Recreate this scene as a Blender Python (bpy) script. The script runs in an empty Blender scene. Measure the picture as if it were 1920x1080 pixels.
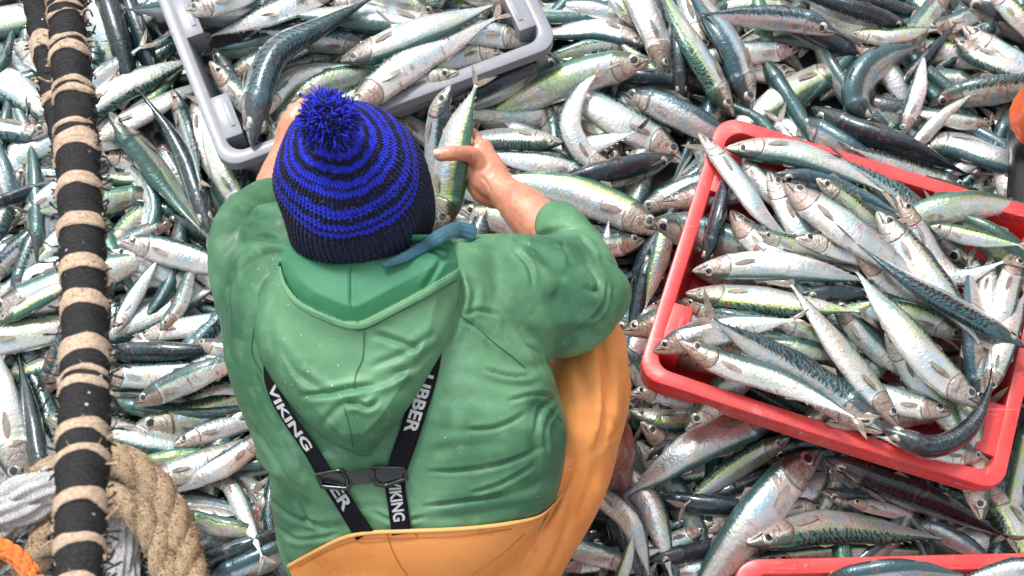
import bpy, bmesh, math, random
import numpy as np
from mathutils import Vector, Matrix
from mathutils.bvhtree import BVHTree

random.seed(7); rng = np.random.default_rng(11)
S = bpy.context.scene
COL = S.collection
R = math.radians

# ------------------------------------------------------------------ camera
TILT = R(20.0); CAM_H = 2.6; KPX = 2790.0
cam_pos = np.array([0.0, -CAM_H * math.tan(TILT), CAM_H])
cd = bpy.data.cameras.new("camera"); cam = bpy.data.objects.new("camera", cd); COL.objects.link(cam)
cd.sensor_width = 36.0; cd.lens = 36.0 * KPX / 1920.0
cam.location = cam_pos; cam.rotation_euler = (TILT, 0, 0)
cd.clip_start = 0.05; cd.clip_end = 500
cd.dof.use_dof = True; cd.dof.focus_distance = 2.35; cd.dof.aperture_fstop = 11.0
S.camera = cam

# ------------------------------------------------------------------ light
w = bpy.data.worlds.new("World"); S.world = w; w.use_nodes = True
wn = w.node_tree; wn.nodes.clear()
SUN_EL, SUN_ROT = R(58), R(-30)
sky = wn.nodes.new("ShaderNodeTexSky"); sky.sky_type = 'NISHITA'; sky.sun_disc = False
sky.sun_elevation = SUN_EL; sky.sun_rotation = SUN_ROT; sky.air_density = 1.0; sky.dust_density = 3.0
hsv = wn.nodes.new("ShaderNodeHueSaturation"); hsv.inputs['Saturation'].default_value = 0.16
hsv.inputs['Value'].default_value = 1.0
bgn = wn.nodes.new("ShaderNodeBackground"); bgn.inputs[1].default_value = 0.15
wo = wn.nodes.new("ShaderNodeOutputWorld")
wn.links.new(sky.outputs[0], hsv.inputs['Color']); wn.links.new(hsv.outputs[0], bgn.inputs[0]); wn.links.new(bgn.outputs[0], wo.inputs[0])
sl = bpy.data.lights.new("sun", 'SUN'); sl.energy = 1.5; sl.angle = R(12); sl.color = (1, .97, .93)
sun = bpy.data.objects.new("sun", sl); COL.objects.link(sun)
sdir = Vector((math.sin(SUN_ROT) * math.cos(SUN_EL), math.cos(SUN_ROT) * math.cos(SUN_EL), math.sin(SUN_EL)))
sun.rotation_euler = sdir.to_track_quat('Z', 'Y').to_euler(); sun.location = sdir * 8
S.view_settings.view_transform = 'Standard'; S.view_settings.look = 'None'
S.view_settings.gamma = 1.0; S.view_settings.exposure = 0.80
S.cycles.max_bounces = 6

# ------------------------------------------------------------------ geometry of the view
CR = np.array([1.0, 0, 0]); CU = np.array([0, math.cos(TILT), math.sin(TILT)]); CF = np.array([0, math.sin(TILT), -math.cos(TILT)])
def ray(px, py):
    return CF + CR * ((px - 960) / KPX) + CU * ((540 - py) / KPX)
def at_z(px, py, z):
    r = ray(px, py); return cam_pos + r * ((z - cam_pos[2]) / r[2])
def at_d(px, py, d):
    return cam_pos + ray(px, py) * d
def project(p):
    q = np.asarray(p) - cam_pos
    d = q @ CF
    return np.stack([960 + KPX * (q @ CR) / d, 540 - KPX * (q @ CU) / d, d], -1)
def nrm(v):
    v = np.asarray(v, float); return v / (np.linalg.norm(v, axis=-1, keepdims=True) + 1e-12)

# ------------------------------------------------------------------ helpers
def tag(o, label=None, cat=None, group=None, kind=None):
    if label: o['label'] = label
    if cat: o['category'] = cat
    if group: o['group'] = group
    if kind: o['kind'] = kind
    return o
def empty(name, loc, label, cat, group=None):
    o = bpy.data.objects.new(name, None); COL.objects.link(o); o.location = loc; o.empty_display_size = .05
    return tag(o, label, cat, group)
def link_mesh(name, me, parent=None, world=True):
    o = bpy.data.objects.new(name, me); COL.objects.link(o)
    if parent is not None:
        o.parent = parent
        if world:
            o.matrix_parent_inverse = Matrix.Translation(parent.location).inverted()
    return o
def make_mesh(name, V, F, mats, parent=None, smooth=True, midx=None, attrs=None, sharp=None):
    me = bpy.data.meshes.new(name)
    me.from_pydata([tuple(v) for v in V], [], [tuple(f) for f in F])
    for m in (mats if isinstance(mats, (list, tuple)) else [mats]): me.materials.append(m)
    if smooth: me.polygons.foreach_set('use_smooth', np.ones(len(me.polygons), bool))
    if midx is not None: me.polygons.foreach_set('material_index', np.asarray(midx, np.int32))
    for k, a in (attrs or {}).items():
        at = me.attributes.new(k, 'FLOAT', 'POINT'); at.data.foreach_set('value', np.asarray(a, np.float32))
    me.update()
    if sharp: me.set_sharp_from_angle(angle=R(sharp))
    return link_mesh(name, me, parent)
class MB:
    """collects vertices and faces of one mesh"""
    def __init__(s): s.v = []; s.f = []; s.m = []; s.a = {}
    def add(s, V, F, m=0, **attrs):
        b = len(s.v); s.v.extend([tuple(x) for x in V]); s.f.extend([tuple(i + b for i in f) for f in F]); s.m.extend([m] * len(F))
        for k in set(s.a) | set(attrs):
            s.a.setdefault(k, [0.0] * b)
            s.a[k].extend(list(attrs[k]) if k in attrs else [0.0] * len(V))
    def build(s, name, mats, parent=None, **kw):
        return make_mesh(name, s.v, s.f, mats, parent, midx=s.m, attrs=s.a, **kw)
def catmull(P, n, tpar=None):
    P = np.asarray(P, float)
    if len(P) == 2: P = np.array([P[0], P.mean(0), P[1]])
    Q = np.vstack([2 * P[0] - P[1], P, 2 * P[-1] - P[-2]])
    out = []
    m = len(P) - 1; k = 24
    for i in range(m):
        p0, p1, p2, p3 = Q[i:i + 4]
        t = np.linspace(0, 1, k, endpoint=False)[:, None]
        out.append(.5 * (2 * p1 + (p2 - p0) * t + (2 * p0 - 5 * p1 + 4 * p2 - p3) * t * t + (3 * p1 - p0 - 3 * p2 + p3) * t ** 3))
    out = np.vstack(out + [P[-1:]])
    s = np.r_[0, np.cumsum(np.linalg.norm(np.diff(out[:, :3] if out.shape[1] >= 3 else out, axis=0), axis=1))]
    u = (np.linspace(0, 1, n) if tpar is None else np.asarray(tpar)) * s[-1]
    return np.stack([np.interp(u, s, out[:, j]) for j in range(out.shape[1])], 1)
def ring_faces(nr, nc, closed=True, cap=True):
    F = []
    for i in range(nr - 1):
        for j in range(nc if closed else nc - 1):
            a = i * nc + j; b = i * nc + (j + 1) % nc
            F.append((a, b, b + nc, a + nc))
    if cap and closed:
        F.append(tuple(range(nc - 1, -1, -1))); F.append(tuple((nr - 1) * nc + j for j in range(nc)))
    return F
def tube(P, rad, nc=8, up=None, rad2=None, cap=True, power=2.0):
    """P (n,3), rad across, rad2 the other way; up = reference normal"""
    P = np.asarray(P, float); n = len(P); rad = np.broadcast_to(rad, n); rad2 = rad if rad2 is None else np.broadcast_to(rad2, n)
    T = nrm(np.gradient(P, axis=0))
    if up is None:
        ref = np.array([0, 0, 1.0]) if abs(T[0][2]) < .9 else np.array([1.0, 0, 0])
        A = []; a = nrm(np.cross(T[0], ref))
        for t in T:
            a = nrm(a - t * (a @ t)); A.append(a)
        A = np.array(A)
    else: A = nrm(np.cross(T, np.broadcast_to(up, T.shape)))
    B = np.cross(A, T)
    th = np.linspace(0, 2 * math.pi, nc, endpoint=False)
    c, s = np.cos(th), np.sin(th)
    if power != 2: c = np.sign(c) * abs(c) ** (2 / power); s = np.sign(s) * abs(s) ** (2 / power)
    V = P[:, None] + A[:, None] * (rad[:, None] * c)[..., None] + B[:, None] * (rad2[:, None] * s)[..., None]
    return V.reshape(-1, 3), ring_faces(n, nc, True, cap)
def rounded(pts, n=24, k=4):
    """stations (x,y,z,ra,rb) -> resampled with rounded ends"""
    q = catmull(pts, n)
    P, ra, rb = q[:, :3], q[:, 3], q[:, 4]
    def cap(p, t, a, b, sgn):
        out = []
        for i in range(1, k + 1):
            ph = i / k * math.pi / 2 * .97
            out.append(np.r_[p + sgn * t * min(a, b) * math.sin(ph), a * math.cos(ph), b * math.cos(ph)])
        return out
    t0 = nrm(P[1] - P[0]); t1 = nrm(P[-1] - P[-2])
    rows = cap(P[0], t0, ra[0], rb[0], -1)[::-1] + [np.r_[P[i], ra[i], rb[i]] for i in range(n)] + cap(P[-1], t1, ra[-1], rb[-1], 1)
    return np.array(rows)
def limb(mb, st, n=20, nc=20, up=None, power=2.0):
    """st: list of (px,py,depth,half width px,half thickness m)"""
    Q = [np.r_[at_d(a, b, d), wpx * d / KPX, th] for a, b, d, wpx, th in st]
    q = rounded(Q, n)
    V, F = tube(q[:, :3], q[:, 3], nc, up=(-CF if up is None else up), rad2=q[:, 4], power=power)
    mb.add(V, F)
def fuse(mb, voxel, smooth=4, lam=.5):
    """one continuous skin round overlapping closed shapes -> V, F (numpy)"""
    me = bpy.data.meshes.new("t"); me.from_pydata(mb.v, [], mb.f); o = bpy.data.objects.new("t", me); COL.objects.link(o)
    bm = bmesh.new(); bm.from_mesh(me); bmesh.ops.recalc_face_normals(bm, faces=bm.faces); bm.to_mesh(me); bm.free()
    r = o.modifiers.new("r", 'REMESH'); r.mode = 'VOXEL'; r.voxel_size = voxel; r.adaptivity = 0
    if smooth:
        s = o.modifiers.new("s", 'SMOOTH'); s.factor = lam; s.iterations = smooth
    dg = bpy.context.evaluated_depsgraph_get(); dg.update(); ev = o.evaluated_get(dg); m2 = ev.to_mesh()
    n = len(m2.vertices); V = np.empty(n * 3); m2.vertices.foreach_get('co', V); V = V.reshape(-1, 3)
    F = [tuple(p.vertices) for p in m2.polygons]
    ev.to_mesh_clear(); bpy.data.objects.remove(o); bpy.data.meshes.remove(me)
    return V, F
def vnormals(V, F):
    F4 = np.array([f if len(f) == 4 else (f[0], f[1], f[2], f[2]) for f in F if len(f) in (3, 4)])
    a = V[F4[:, 2]] - V[F4[:, 0]]; b = V[F4[:, 3]] - V[F4[:, 1]]; n = np.cross(a, b)
    N = np.zeros_like(V)
    for k in range(4): np.add.at(N, F4[:, k], n)
    return nrm(N)
def poly_dist(xy, line, k=12):
    """distance of points to a px polyline and parameter along it"""
    L = catmull(np.asarray(line, float), max(8, k * len(line)))
    best = np.full(len(xy), 1e9); par = np.zeros(len(xy)); side = np.zeros(len(xy))
    for i in range(len(L) - 1):
        a, b = L[i], L[i + 1]; ab = b - a; t = np.clip(((xy - a) @ ab) / (ab @ ab + 1e-9), 0, 1)
        q = a + t[:, None] * ab; d = np.linalg.norm(xy - q, axis=1); m = d < best
        cr = ab[0] * (xy[:, 1] - a[1]) - ab[1] * (xy[:, 0] - a[0])
        best = np.where(m, d, best); par = np.where(m, (i + t) / (len(L) - 1), par); side = np.where(m, np.sign(cr), side)
    return best, par, side
def fold_disp(xy, folds):
    """each fold: (amp m, width px, polyline): a groove (or ridge) with a softer lip beside it"""
    h = np.zeros(len(xy))
    for amp, wd, line in folds:
        wd = wd * .8; amp = amp * .46
        A = np.asarray(line, float); lo = A.min(0) - 4 * wd - 10; hi = A.max(0) + 4 * wd + 10
        m = np.where(((xy > lo) & (xy < hi)).all(1))[0]
        if len(m) == 0: continue
        d, t, s = poly_dist(xy[m], line)
        tap = np.clip(np.minimum(t, 1 - t) * 5, 0, 1) ** .7
        tap = np.where((t <= 0) | (t >= 1), 0, tap)
        g = np.exp(-(d / wd) ** 2) - .55 * np.exp(-((d - 2.0 * wd * (s > 0) - 1.6 * wd * (s <= 0)) / (1.3 * wd)) ** 2)
        h[m] += amp * tap * g
    return h

# smooth value noise for numpy displacement
def vnoise(p, scale, seed=0):
    p = np.asarray(p) * scale + seed * 17.3; i = np.floor(p).astype(np.int64); f = p - i; f = f * f * (3 - 2 * f)
    def h(a): 
        n = (a[..., 0] * 374761393 + a[..., 1] * 668265263 + (a[..., 2] if a.shape[-1] > 2 else 0) * 2147483647 + seed * 9176) & 0xffffffff
        n = ((n ^ (n >> 13)) * 1274126177) & 0xffffffff
        return ((n ^ (n >> 16)) & 0xffff) / 65535.0
    D = p.shape[-1]; out = 0
    for c in range(2 ** D):
        o = np.array([(c >> k) & 1 for k in range(D)]); wgt = np.prod(np.where(o, f, 1 - f), axis=-1); out = out + wgt * h(i + o)
    return out * 2 - 1

# ------------------------------------------------------------------ materials: small node language
class NT:
    def __init__(s, name):
        s.m = bpy.data.materials.new(name); s.m.use_nodes = True; s.t = s.m.node_tree; s.t.nodes.clear()
        s.out = s.t.nodes.new("ShaderNodeOutputMaterial"); s.p = s.t.nodes.new("ShaderNodeBsdfPrincipled")
        s.t.links.new(s.p.outputs[0], s.out.inputs[0])
    def n(s, t): return s.t.nodes.new(t)
    def put(s, sock, v):
        if isinstance(v, bpy.types.NodeSocket): s.t.links.new(v, sock)
        elif isinstance(v, (tuple, list)) and len(v) == 3 and sock.type == 'RGBA': sock.default_value = (*v, 1)
        else: sock.default_value = v
    def math(s, op, a, b=0.0, c=0.0, clamp=False):
        n = s.n("ShaderNodeMath"); n.operation = op; n.use_clamp = clamp
        for k, v in enumerate((a, b, c)): s.put(n.inputs[k], v)
        return n.outputs[0]
    def add(s, a, b): return s.math('ADD', a, b)
    def sub(s, a, b): return s.math('SUBTRACT', a, b)
    def mul(s, a, b): return s.math('MULTIPLY', a, b)
    def step(s, x, lo, hi):
        n = s.n("ShaderNodeMapRange"); n.interpolation_type = 'SMOOTHSTEP'
        inv = (not isinstance(lo, bpy.types.NodeSocket)) and (not isinstance(hi, bpy.types.NodeSocket)) and lo > hi
        if inv: lo, hi = hi, lo
        s.put(n.inputs['Value'], x); s.put(n.inputs['From Min'], lo); s.put(n.inputs['From Max'], hi)
        if inv: n.inputs['To Min'].default_value = 1; n.inputs['To Max'].default_value = 0
        return n.outputs[0]
    def mix(s, f, a, b, mode='MIX'):
        n = s.n("ShaderNodeMix"); n.data_type = 'RGBA'; n.blend_type = mode
        s.put(n.inputs[0], f); s.put(n.inputs[6], a); s.put(n.inputs[7], b); return n.outputs[2]
    def attr(s, name):
        n = s.n("ShaderNodeAttribute"); n.attribute_name = name; return n.outputs['Fac']
    def vec(s, x, y, z):
        n = s.n("ShaderNodeCombineXYZ")
        for k, v in enumerate((x, y, z)): s.put(n.inputs[k], v)
        return n.outputs[0]
    def noise(s, v, scale, detail=3, rough=.55, dist=0.0, col=False):
        n = s.n("ShaderNodeTexNoise"); s.put(n.inputs['Vector'], v); s.put(n.inputs['Scale'], scale); n.inputs['Detail'].default_value = detail
        n.inputs['Roughness'].default_value = rough; n.inputs['Distortion'].default_value = dist
        return n.outputs['Color' if col else 'Fac']
    def voro(s, v, scale, feat='F1', rnd=1.0):
        n = s.n("ShaderNodeTexVoronoi"); n.feature = feat; s.put(n.inputs['Vector'], v); s.put(n.inputs['Scale'], scale); n.inputs['Randomness'].default_value = rnd
        return n.outputs['Distance']
    def obj(s):
        return s.n("ShaderNodeTexCoord").outputs['Object']
    def bump(s, h, strength=.3, dist=.002, prev=None):
        n = s.n("ShaderNodeBump"); s.put(n.inputs['Height'], h); s.put(n.inputs['Strength'], strength); n.inputs['Distance'].default_value = dist
        if prev is not None: s.put(n.inputs['Normal'], prev)
        return n.outputs[0]
    def set(s, **kw):
        names = dict(base='Base Color', rough='Roughness', metal='Metallic', normal='Normal', coat='Coat Weight', coatr='Coat Roughness', spec='Specular IOR Level', alpha='Alpha', sheen='Sheen Weight', sheent='Sheen Tint', sss='Subsurface Weight', trans='Transmission Weight')
        for k, v in kw.items(): s.put(s.p.inputs[names[k]], v)
        return s.m

def mat_fish():
    N = NT("mackerel_skin")
    u = N.attr("fu"); v = N.attr("fv"); sd = N.attr("fs"); oi = N.n("ShaderNodeObjectInfo")
    sep = N.n("ShaderNodeSeparateColor"); N.put(sep.inputs[0], oi.outputs['Color'])
    dark, green, grime = sep.outputs[0], sep.outputs[1], sep.outputs[2]; seed = N.mul(oi.outputs['Alpha'], 40.0)
    seed = N.add(seed, sd)
    P = N.vec(N.mul(u, 5.0), N.mul(v, 1.6), seed)
    n1 = N.noise(P, 1.1, 2); n2 = N.noise(P, 4.0, 3); n3 = N.noise(P, 14.0, 3, .65); n4 = N.noise(N.vec(N.mul(u, 3.0), v, N.add(seed, 9.0)), 2.2, 2)
    n5 = N.noise(N.vec(N.mul(u, 18.0), N.mul(v, 1.3), N.add(seed, 3.0)), 2.0, 4, .7)
    vv = N.add(v, N.mul(N.sub(n2, .5), .07))
    b = N.add(.245, N.mul(dark, .32))
    rel = N.sub(vv, b)
    back = N.step(rel, .05, -.05)
    # zebra marks on the back
    ph = N.add(N.add(N.mul(u, 33.0), N.mul(v, 5.0)), N.add(N.mul(n4, 5.0), N.mul(n2, 2.6)))
    sn = N.math('SINE', N.mul(ph, 6.2832))
    st = N.step(sn, -.15, .45)
    zone = N.mul(N.step(rel, .05, -.01), N.mul(N.step(u, .20, .25), N.step(v, .015, .05)))
    st = N.mul(N.mul(st, zone), N.add(.15, N.mul(.85, N.step(N.math('SINE', N.mul(seed, 2.9)), -.35, .25))))
    # colours
    bc = N.mix(green, (.05, .11, .17), (.09, .23, .105)); bc2 = N.mix(n1, bc, (.045, .15, .15)); bc2 = N.mix(N.mul(dark, .86), bc2, (.010, .017, .027))
    sil = N.mix(N.step(n1, .35, .65), (.69, .67, .66), (.40, .58, .69))
    sil = N.mix(N.mul(N.step(n2, .48, .66), .7), sil, (.74, .54, .50))
    gl = N.mul(N.step(N.noise(N.vec(N.mul(u, 7.0), N.mul(v, 3.0), N.add(seed, 31.0)), 1.6, 3), .56, .70), .6); sil = N.mix(gl, sil, (.66, .60, .30))
    sil = N.mix(N.mul(N.step(n4, .46, .62), N.mul(green, .8)), sil, (.42, .60, .26))
    belly = N.step(v, .62, .80)
    sil = N.mix(N.mul(belly, .7), sil, (.80, .79, .77))
    band = N.mul(N.step(rel, -.03, .02), N.step(rel, .13, .05))
    sil = N.mix(N.mul(band, N.add(.35, N.mul(green, .5))), sil, N.mix(green, (.26, .47, .55), (.50, .60, .16)))
    # ribs showing under the flank, a faint dotted lateral line
    rib = N.mul(N.step(N.math('SINE', N.mul(N.add(N.mul(u, 30.0), N.mul(v, -9.0)), 6.2832)), .2, .9), N.mul(N.step(v, .44, .52), N.step(v, .76, .66)))
    rib = N.mul(rib, N.mul(N.step(n4, .5, .62), N.mul(N.step(u, .25, .3), N.step(u, .75, .6))))
    sil = N.mix(N.mul(rib, .5), sil, (.36, .40, .44))
    lat = N.mul(N.step(N.math('ABSOLUTE', N.sub(v, N.add(.34, N.mul(u, .10)))), .012, .004), N.step(u, .24, .28))
    sil = N.mix(N.mul(lat, .35), sil, (.25, .27, .25))
    col = N.mix(back, sil, bc2)
    col = N.mix(N.mul(st, .93), col, (.004, .010, .014))
    # dark flecks on the flank below the marks
    fl = N.mul(N.step(N.voro(N.vec(N.mul(u, 60.0), N.mul(v, 16.0), seed), 1.0), .26, .12), N.mul(N.step(rel, -.02, .02), N.step(rel, .22, .08)))
    col = N.mix(N.mul(fl, .55), col, (.05, .10, .08))
    # head plates
    g = N.sub(u, N.sub(.225, N.mul(N.math('POWER', N.sub(v, .55), 2.0), .30)))
    head = N.step(g, .004, -.004)
    gold = N.mix(N.step(n3, .35, .65), (.40, .36, .28), (.66, .66, .66)); gold = N.mix(N.step(n5, .52, .66), gold, (.22, .16, .12))
    gold = N.mix(N.add(.15, N.mul(grime, .65)), gold, (.28, .14, .09))
    top = N.step(N.add(v, N.mul(N.sub(n2, .5), .15)), N.add(.38, N.mul(dark, .25)), N.add(.30, N.mul(dark, .2)))
    topm = N.math('SUBTRACT', 1.0, N.step(N.add(v, N.mul(N.sub(n2, .5), .15)), N.add(.26, N.mul(dark, .25)), N.add(.36, N.mul(dark, .25))))
    hc = N.mix(topm, gold, N.mix(green, (.035, .05, .06), (.06, .09, .05)))
    col = N.mix(N.mul(head, .88), col, hc)
    l1 = N.step(N.math('ABSOLUTE', g), .008, .002)
    g2 = N.sub(u, N.sub(.165, N.mul(N.math('POWER', N.sub(v, .62), 2.0), .45)))
    l2 = N.mul(N.step(N.math('ABSOLUTE', g2), .006, .001), N.step(v, .25, .35))
    ml = N.mul(N.step(N.math('ABSOLUTE', N.sub(v, N.add(.50, N.mul(u, 1.5)))), .05, .02), N.step(u, .10, .08))
    lines = N.math('MAXIMUM', N.math('MAXIMUM', N.mul(l1, .6), N.mul(l2, .4)), N.mul(ml, .95))
    col = N.mix(lines, col, (.03, .02, .018))
    # bruises, blood, scrapes
    gm = N.mul(N.step(n5, .56, .68), N.add(.25, N.mul(grime, .75)))
    col = N.mix(gm, col, (.30, .15, .10))
    bl = N.mul(N.step(N.noise(N.vec(N.mul(u, 4.0), N.mul(v, 1.2), N.add(seed, 21.0)), 2.6, 3), .66, .73), N.add(.25, N.mul(grime, .5)))
    col = N.mix(bl, col, (.42, .07, .06))
    metal = N.sub(.60, N.mul(N.math('MAXIMUM', back, N.mul(head, .6)), .25))
    rough = N.add(.17, N.mul(n3, .26))
    bh = N.add(N.mul(n3, .6), N.mul(n5, .5))
    nb = N.bump(bh, .55, .0016)
    wr = N.noise(N.vec(N.mul(u, 22.0), N.mul(v, 4.0), seed), 1.2, 2, .5, 1.5)
    nb = N.bump(wr, .35, .004, nb)
    nb = N.bump(N.math('SUBTRACT', 1.0, lines), .5, .002, nb)
    return N.set(base=col, metal=metal, rough=rough, normal=nb, coat=.8, coatr=.07, spec=.5)
def mat_fin():
    N = NT("mackerel_fin"); u = N.attr("fu"); v = N.attr("fv"); o = N.obj()
    r = N.math('SINE', N.mul(v, 110.0)); n = N.noise(o, 60, 3)
    c = N.mix(N.step(r, -.3, .6), (.20, .165, .13), (.42, .37, .31)); c = N.mix(N.step(n, .4, .7), c, (.12, .10, .085)); c = N.mix(N.mul(N.step(u, .35, 0.0), .6), c, (.35, .24, .20))
    return N.set(base=c, rough=.38, normal=N.bump(r, .4, .001), coat=.4, coatr=.15)
def simple(name, base, rough=.5, metal=0.0, coat=0.0, var=.25, scale=30.0, bump=.0, bdist=.001, dark=None, **kw):
    N = NT(name); o = N.obj(); n = N.noise(o, scale, 4, .6)
    d = dark or tuple(x * (1 - var) for x in base)
    c = N.mix(N.step(n, .3, .7), d, base)
    k = dict(base=c, rough=N.add(rough - .06, N.mul(n, .12)), metal=metal, coat=coat)
    if bump: k['normal'] = N.bump(N.noise(o, scale * 3, 4, .65), bump, bdist)
    k.update(kw); return N.set(**k)

M = {}
M['fish'] = mat_fish(); M['fin'] = mat_fin()
M['iris'] = simple('eye_iris', (.62, .60, .50), .18, .6, 1.0, .45, 300)
M['pupil'] = simple('eye_pupil', (.012, .02, .035), .08, 0, 1.0, .3, 300)
# ------------------------------------------------------------------ mackerel
U_ST = np.array([0, .006, .02, .04, .065, .09, .12, .15, .18, .205, .218, .226, .25, .29, .34, .40, .46, .52, .58, .64, .70, .76, .81, .855, .895, .93, .96, .985, 1.0])
PH = ([0, .02, .05, .09, .14, .20, .226, .30, .40, .50, .60, .70, .78, .85, .91, .955, .98, 1], [.06, .25, .41, .58, .75, .90, .92, .98, 1.0, .98, .91, .76, .58, .39, .21, .12, .11, .16])
PW = ([0, .02, .05, .09, .14, .20, .226, .30, .40, .50, .60, .70, .78, .85, .91, .955, 1], [.05, .22, .36, .55, .76, .92, .93, 1.0, 1.0, .95, .82, .62, .44, .28, .14, .085, .05])
def fish_mesh(name, P, DV, W, flat=.62, seed=0, belly=0.0, gape=0.0, ntail=True, nc=22, twist=0.0, fork=1.0):
    """P (n,3): spine at U_ST; DV (n,3): towards the dorsal edge; W: body depth (m). returns mesh data + eye spots"""
    n = len(U_ST); L = np.linalg.norm(np.diff(P, axis=0), axis=1).sum()
    T = nrm(np.gradient(P, axis=0)); D = nrm(DV - T * (DV * T).sum(1, keepdims=True)); Lt = np.cross(T, D)
    r = np.random.default_rng(seed)
    hh = np.interp(U_ST, *PH) * W / 2; hw = np.interp(U_ST, *PW) * W / 2 * flat
    step = np.where(U_ST < .22, 1.035, 1.0); hh = hh * step; hw = hw * (1 + (step - 1) * 2.2)
    a = (np.arange(nc) + .0) / nc * 2 * math.pi
    ca, sa = np.cos(a), np.sin(a)
    bel = 1 + belly * np.exp(-((U_ST - .42) / .16) ** 2)[:, None] * np.clip(-ca, 0, 1)[None]
    lump = 1 + .035 * np.sin(U_ST[:, None] * 23 + a[None] * 2 + seed) * np.clip((U_ST[:, None] - .25) * 6, 0, 1)
    # jaw line: pinch
    V = P[:, None] + D[:, None] * (hh[:, None] * ca[None] * bel * lump)[..., None] + Lt[:, None] * (hw[:, None] * np.sign(sa) * abs(sa) ** .9 * (1 - .16 * np.clip(-ca, 0, 1)))[..., None]
    if gape:
        m = np.clip((.06 - U_ST) / .06, 0, 1)[:, None] * np.clip(-ca, 0, 1)[None]
        V = V - D[:, None] * (m * gape * W * .3)[..., None]
    mb = MB()
    fu = np.repeat(U_ST, nc); fv = np.tile(abs((a + math.pi) % (2 * math.pi) - math.pi) / math.pi, n)
    fs = (seed % 97) / 9.7
    mb.add(V.reshape(-1, 3), ring_faces(n, nc), 0, fu=fu, fv=fv, fs=[fs] * (n * nc))
    def spot(u, ang, out=0.0):
        i = np.interp(u, U_ST, np.arange(n)); k = int(min(i, n - 2)); f = i - k
        lerp = lambda A: A[k] * (1 - f) + A[k + 1] * f
        p, d, l, t = lerp(P), nrm(lerp(D)), nrm(lerp(Lt)), nrm(lerp(T)); h, ww = lerp(hh), lerp(hw)
        q = p + d * h * math.cos(ang) + l * ww * math.sin(ang)
        nn = nrm(d * math.cos(ang) / h + l * math.sin(ang) / ww)
        return q + nn * out, nn, t, d, l
    def fin(rows):
        """rows: list of point lists (grid)"""
        g = np.array(rows); a_, b_ = g.shape[:2]
        uu = np.repeat(np.linspace(0, 1, a_), b_); v2 = np.tile(np.linspace(0, 1, b_), a_)
        mb.add(g.reshape(-1, 3), ring_faces(a_, b_, False, False), 1, fu=uu, fv=v2, fs=[fs] * (a_ * b_))
    # forked tail: two lobes of a thin fan
    te, td, tt, tl = P[-1], D[-1], T[-1], Lt[-1]
    tw = twist; td2 = td * math.cos(tw) + tl * math.sin(tw); tl2 = np.cross(tt, td2)
    LT = L * .125
    for sg in (1, -1):
        rows = []
        sp = fork * (.85 + .3 * r.random()); bend = r.normal() * .12
        for i in range(7):
            s = i / 6; row = []
            for j in range(6):
                q = j / 5
                lead = tt * (LT * (1.05 * s)) + td2 * sg * LT * (.10 + 1.0 * s * sp - .25 * s * s)
                trail = tt * (LT * (.22 + .62 * s)) + td2 * sg * LT * (.0 + .55 * s * s * sp)
                p = te + lead * (1 - q) + trail * q + tl2 * LT * (bend * s * s + .04 * math.sin(6 * q + seed) * s)
                row.append(p - tt * LT * .12)
            rows.append(row)
        # pull the tip together
        for j in range(6): rows[-1][j] = rows[-1][0] * .75 + rows[-1][j] * .25
        fin(rows)
    # pectoral fins lie back along the flank
    for sg in (1, -1):
        ang = sg * R(98); rows = []
        for i in range(6):
            s = i / 5; row = []
            wd = .075 * W * math.sin(min(1, s * 1.3 + .15) * math.pi * .62) * (1 - .55 * max(0, s - .6) / .4) + .01 * W
            for j in range(4):
                q = j / 3 - .5
                c0, nn, t, d, l = spot(.245 + .115 * s, ang, .0012 + .05 * W * s * (.4 + .6 * abs(math.sin(seed))))
                row.append(c0 - d * (q * wd * 2 + .10 * W * s))
            rows.append(row)
        fin(rows)
    # dorsal, second dorsal, anal fins and finlets
    for u0, u1, ang, hgt, lean in ((.34, .44, 0, .16, .8), (.60, .67, 0, .10, .9), (.62, .69, math.pi, .10, .9), (.30, .34, math.pi, .10, 1.6)):
        rows = []
        for i in range(5):
            s = i / 4; c0, nn, t, d, l = spot(u0 + (u1 - u0) * s, ang, -.001)
            hg = hgt * W * (1 - s) ** .8 + .004 * W
            rows.append([c0 + nn * hg * q * .7 + t * hg * lean * q + l * hg * q * .35 * math.sin(seed + ang) for q in (0, .5, 1)])
        fin(rows)
    for k in range(5):
        for ang in (0, math.pi):
            u0 = .73 + k * .043; c0, nn, t, d, l = spot(u0, ang, -.0006); c1 = spot(u0 + .02, ang, -.0006)[0]
            tip = c1 + t * .05 * W + nn * .06 * W
            fin([[c0, c1], [(c0 + tip) / 2, tip]])
    eyes = []
    for sg in (1, -1):
        q, nn, t, d, l = spot(.096, sg * R(76), -.028 * W); nn = nrm(nn * .55 + l * sg * .45); eyes.append((q, nn, t))
    return mb, eyes
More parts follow.
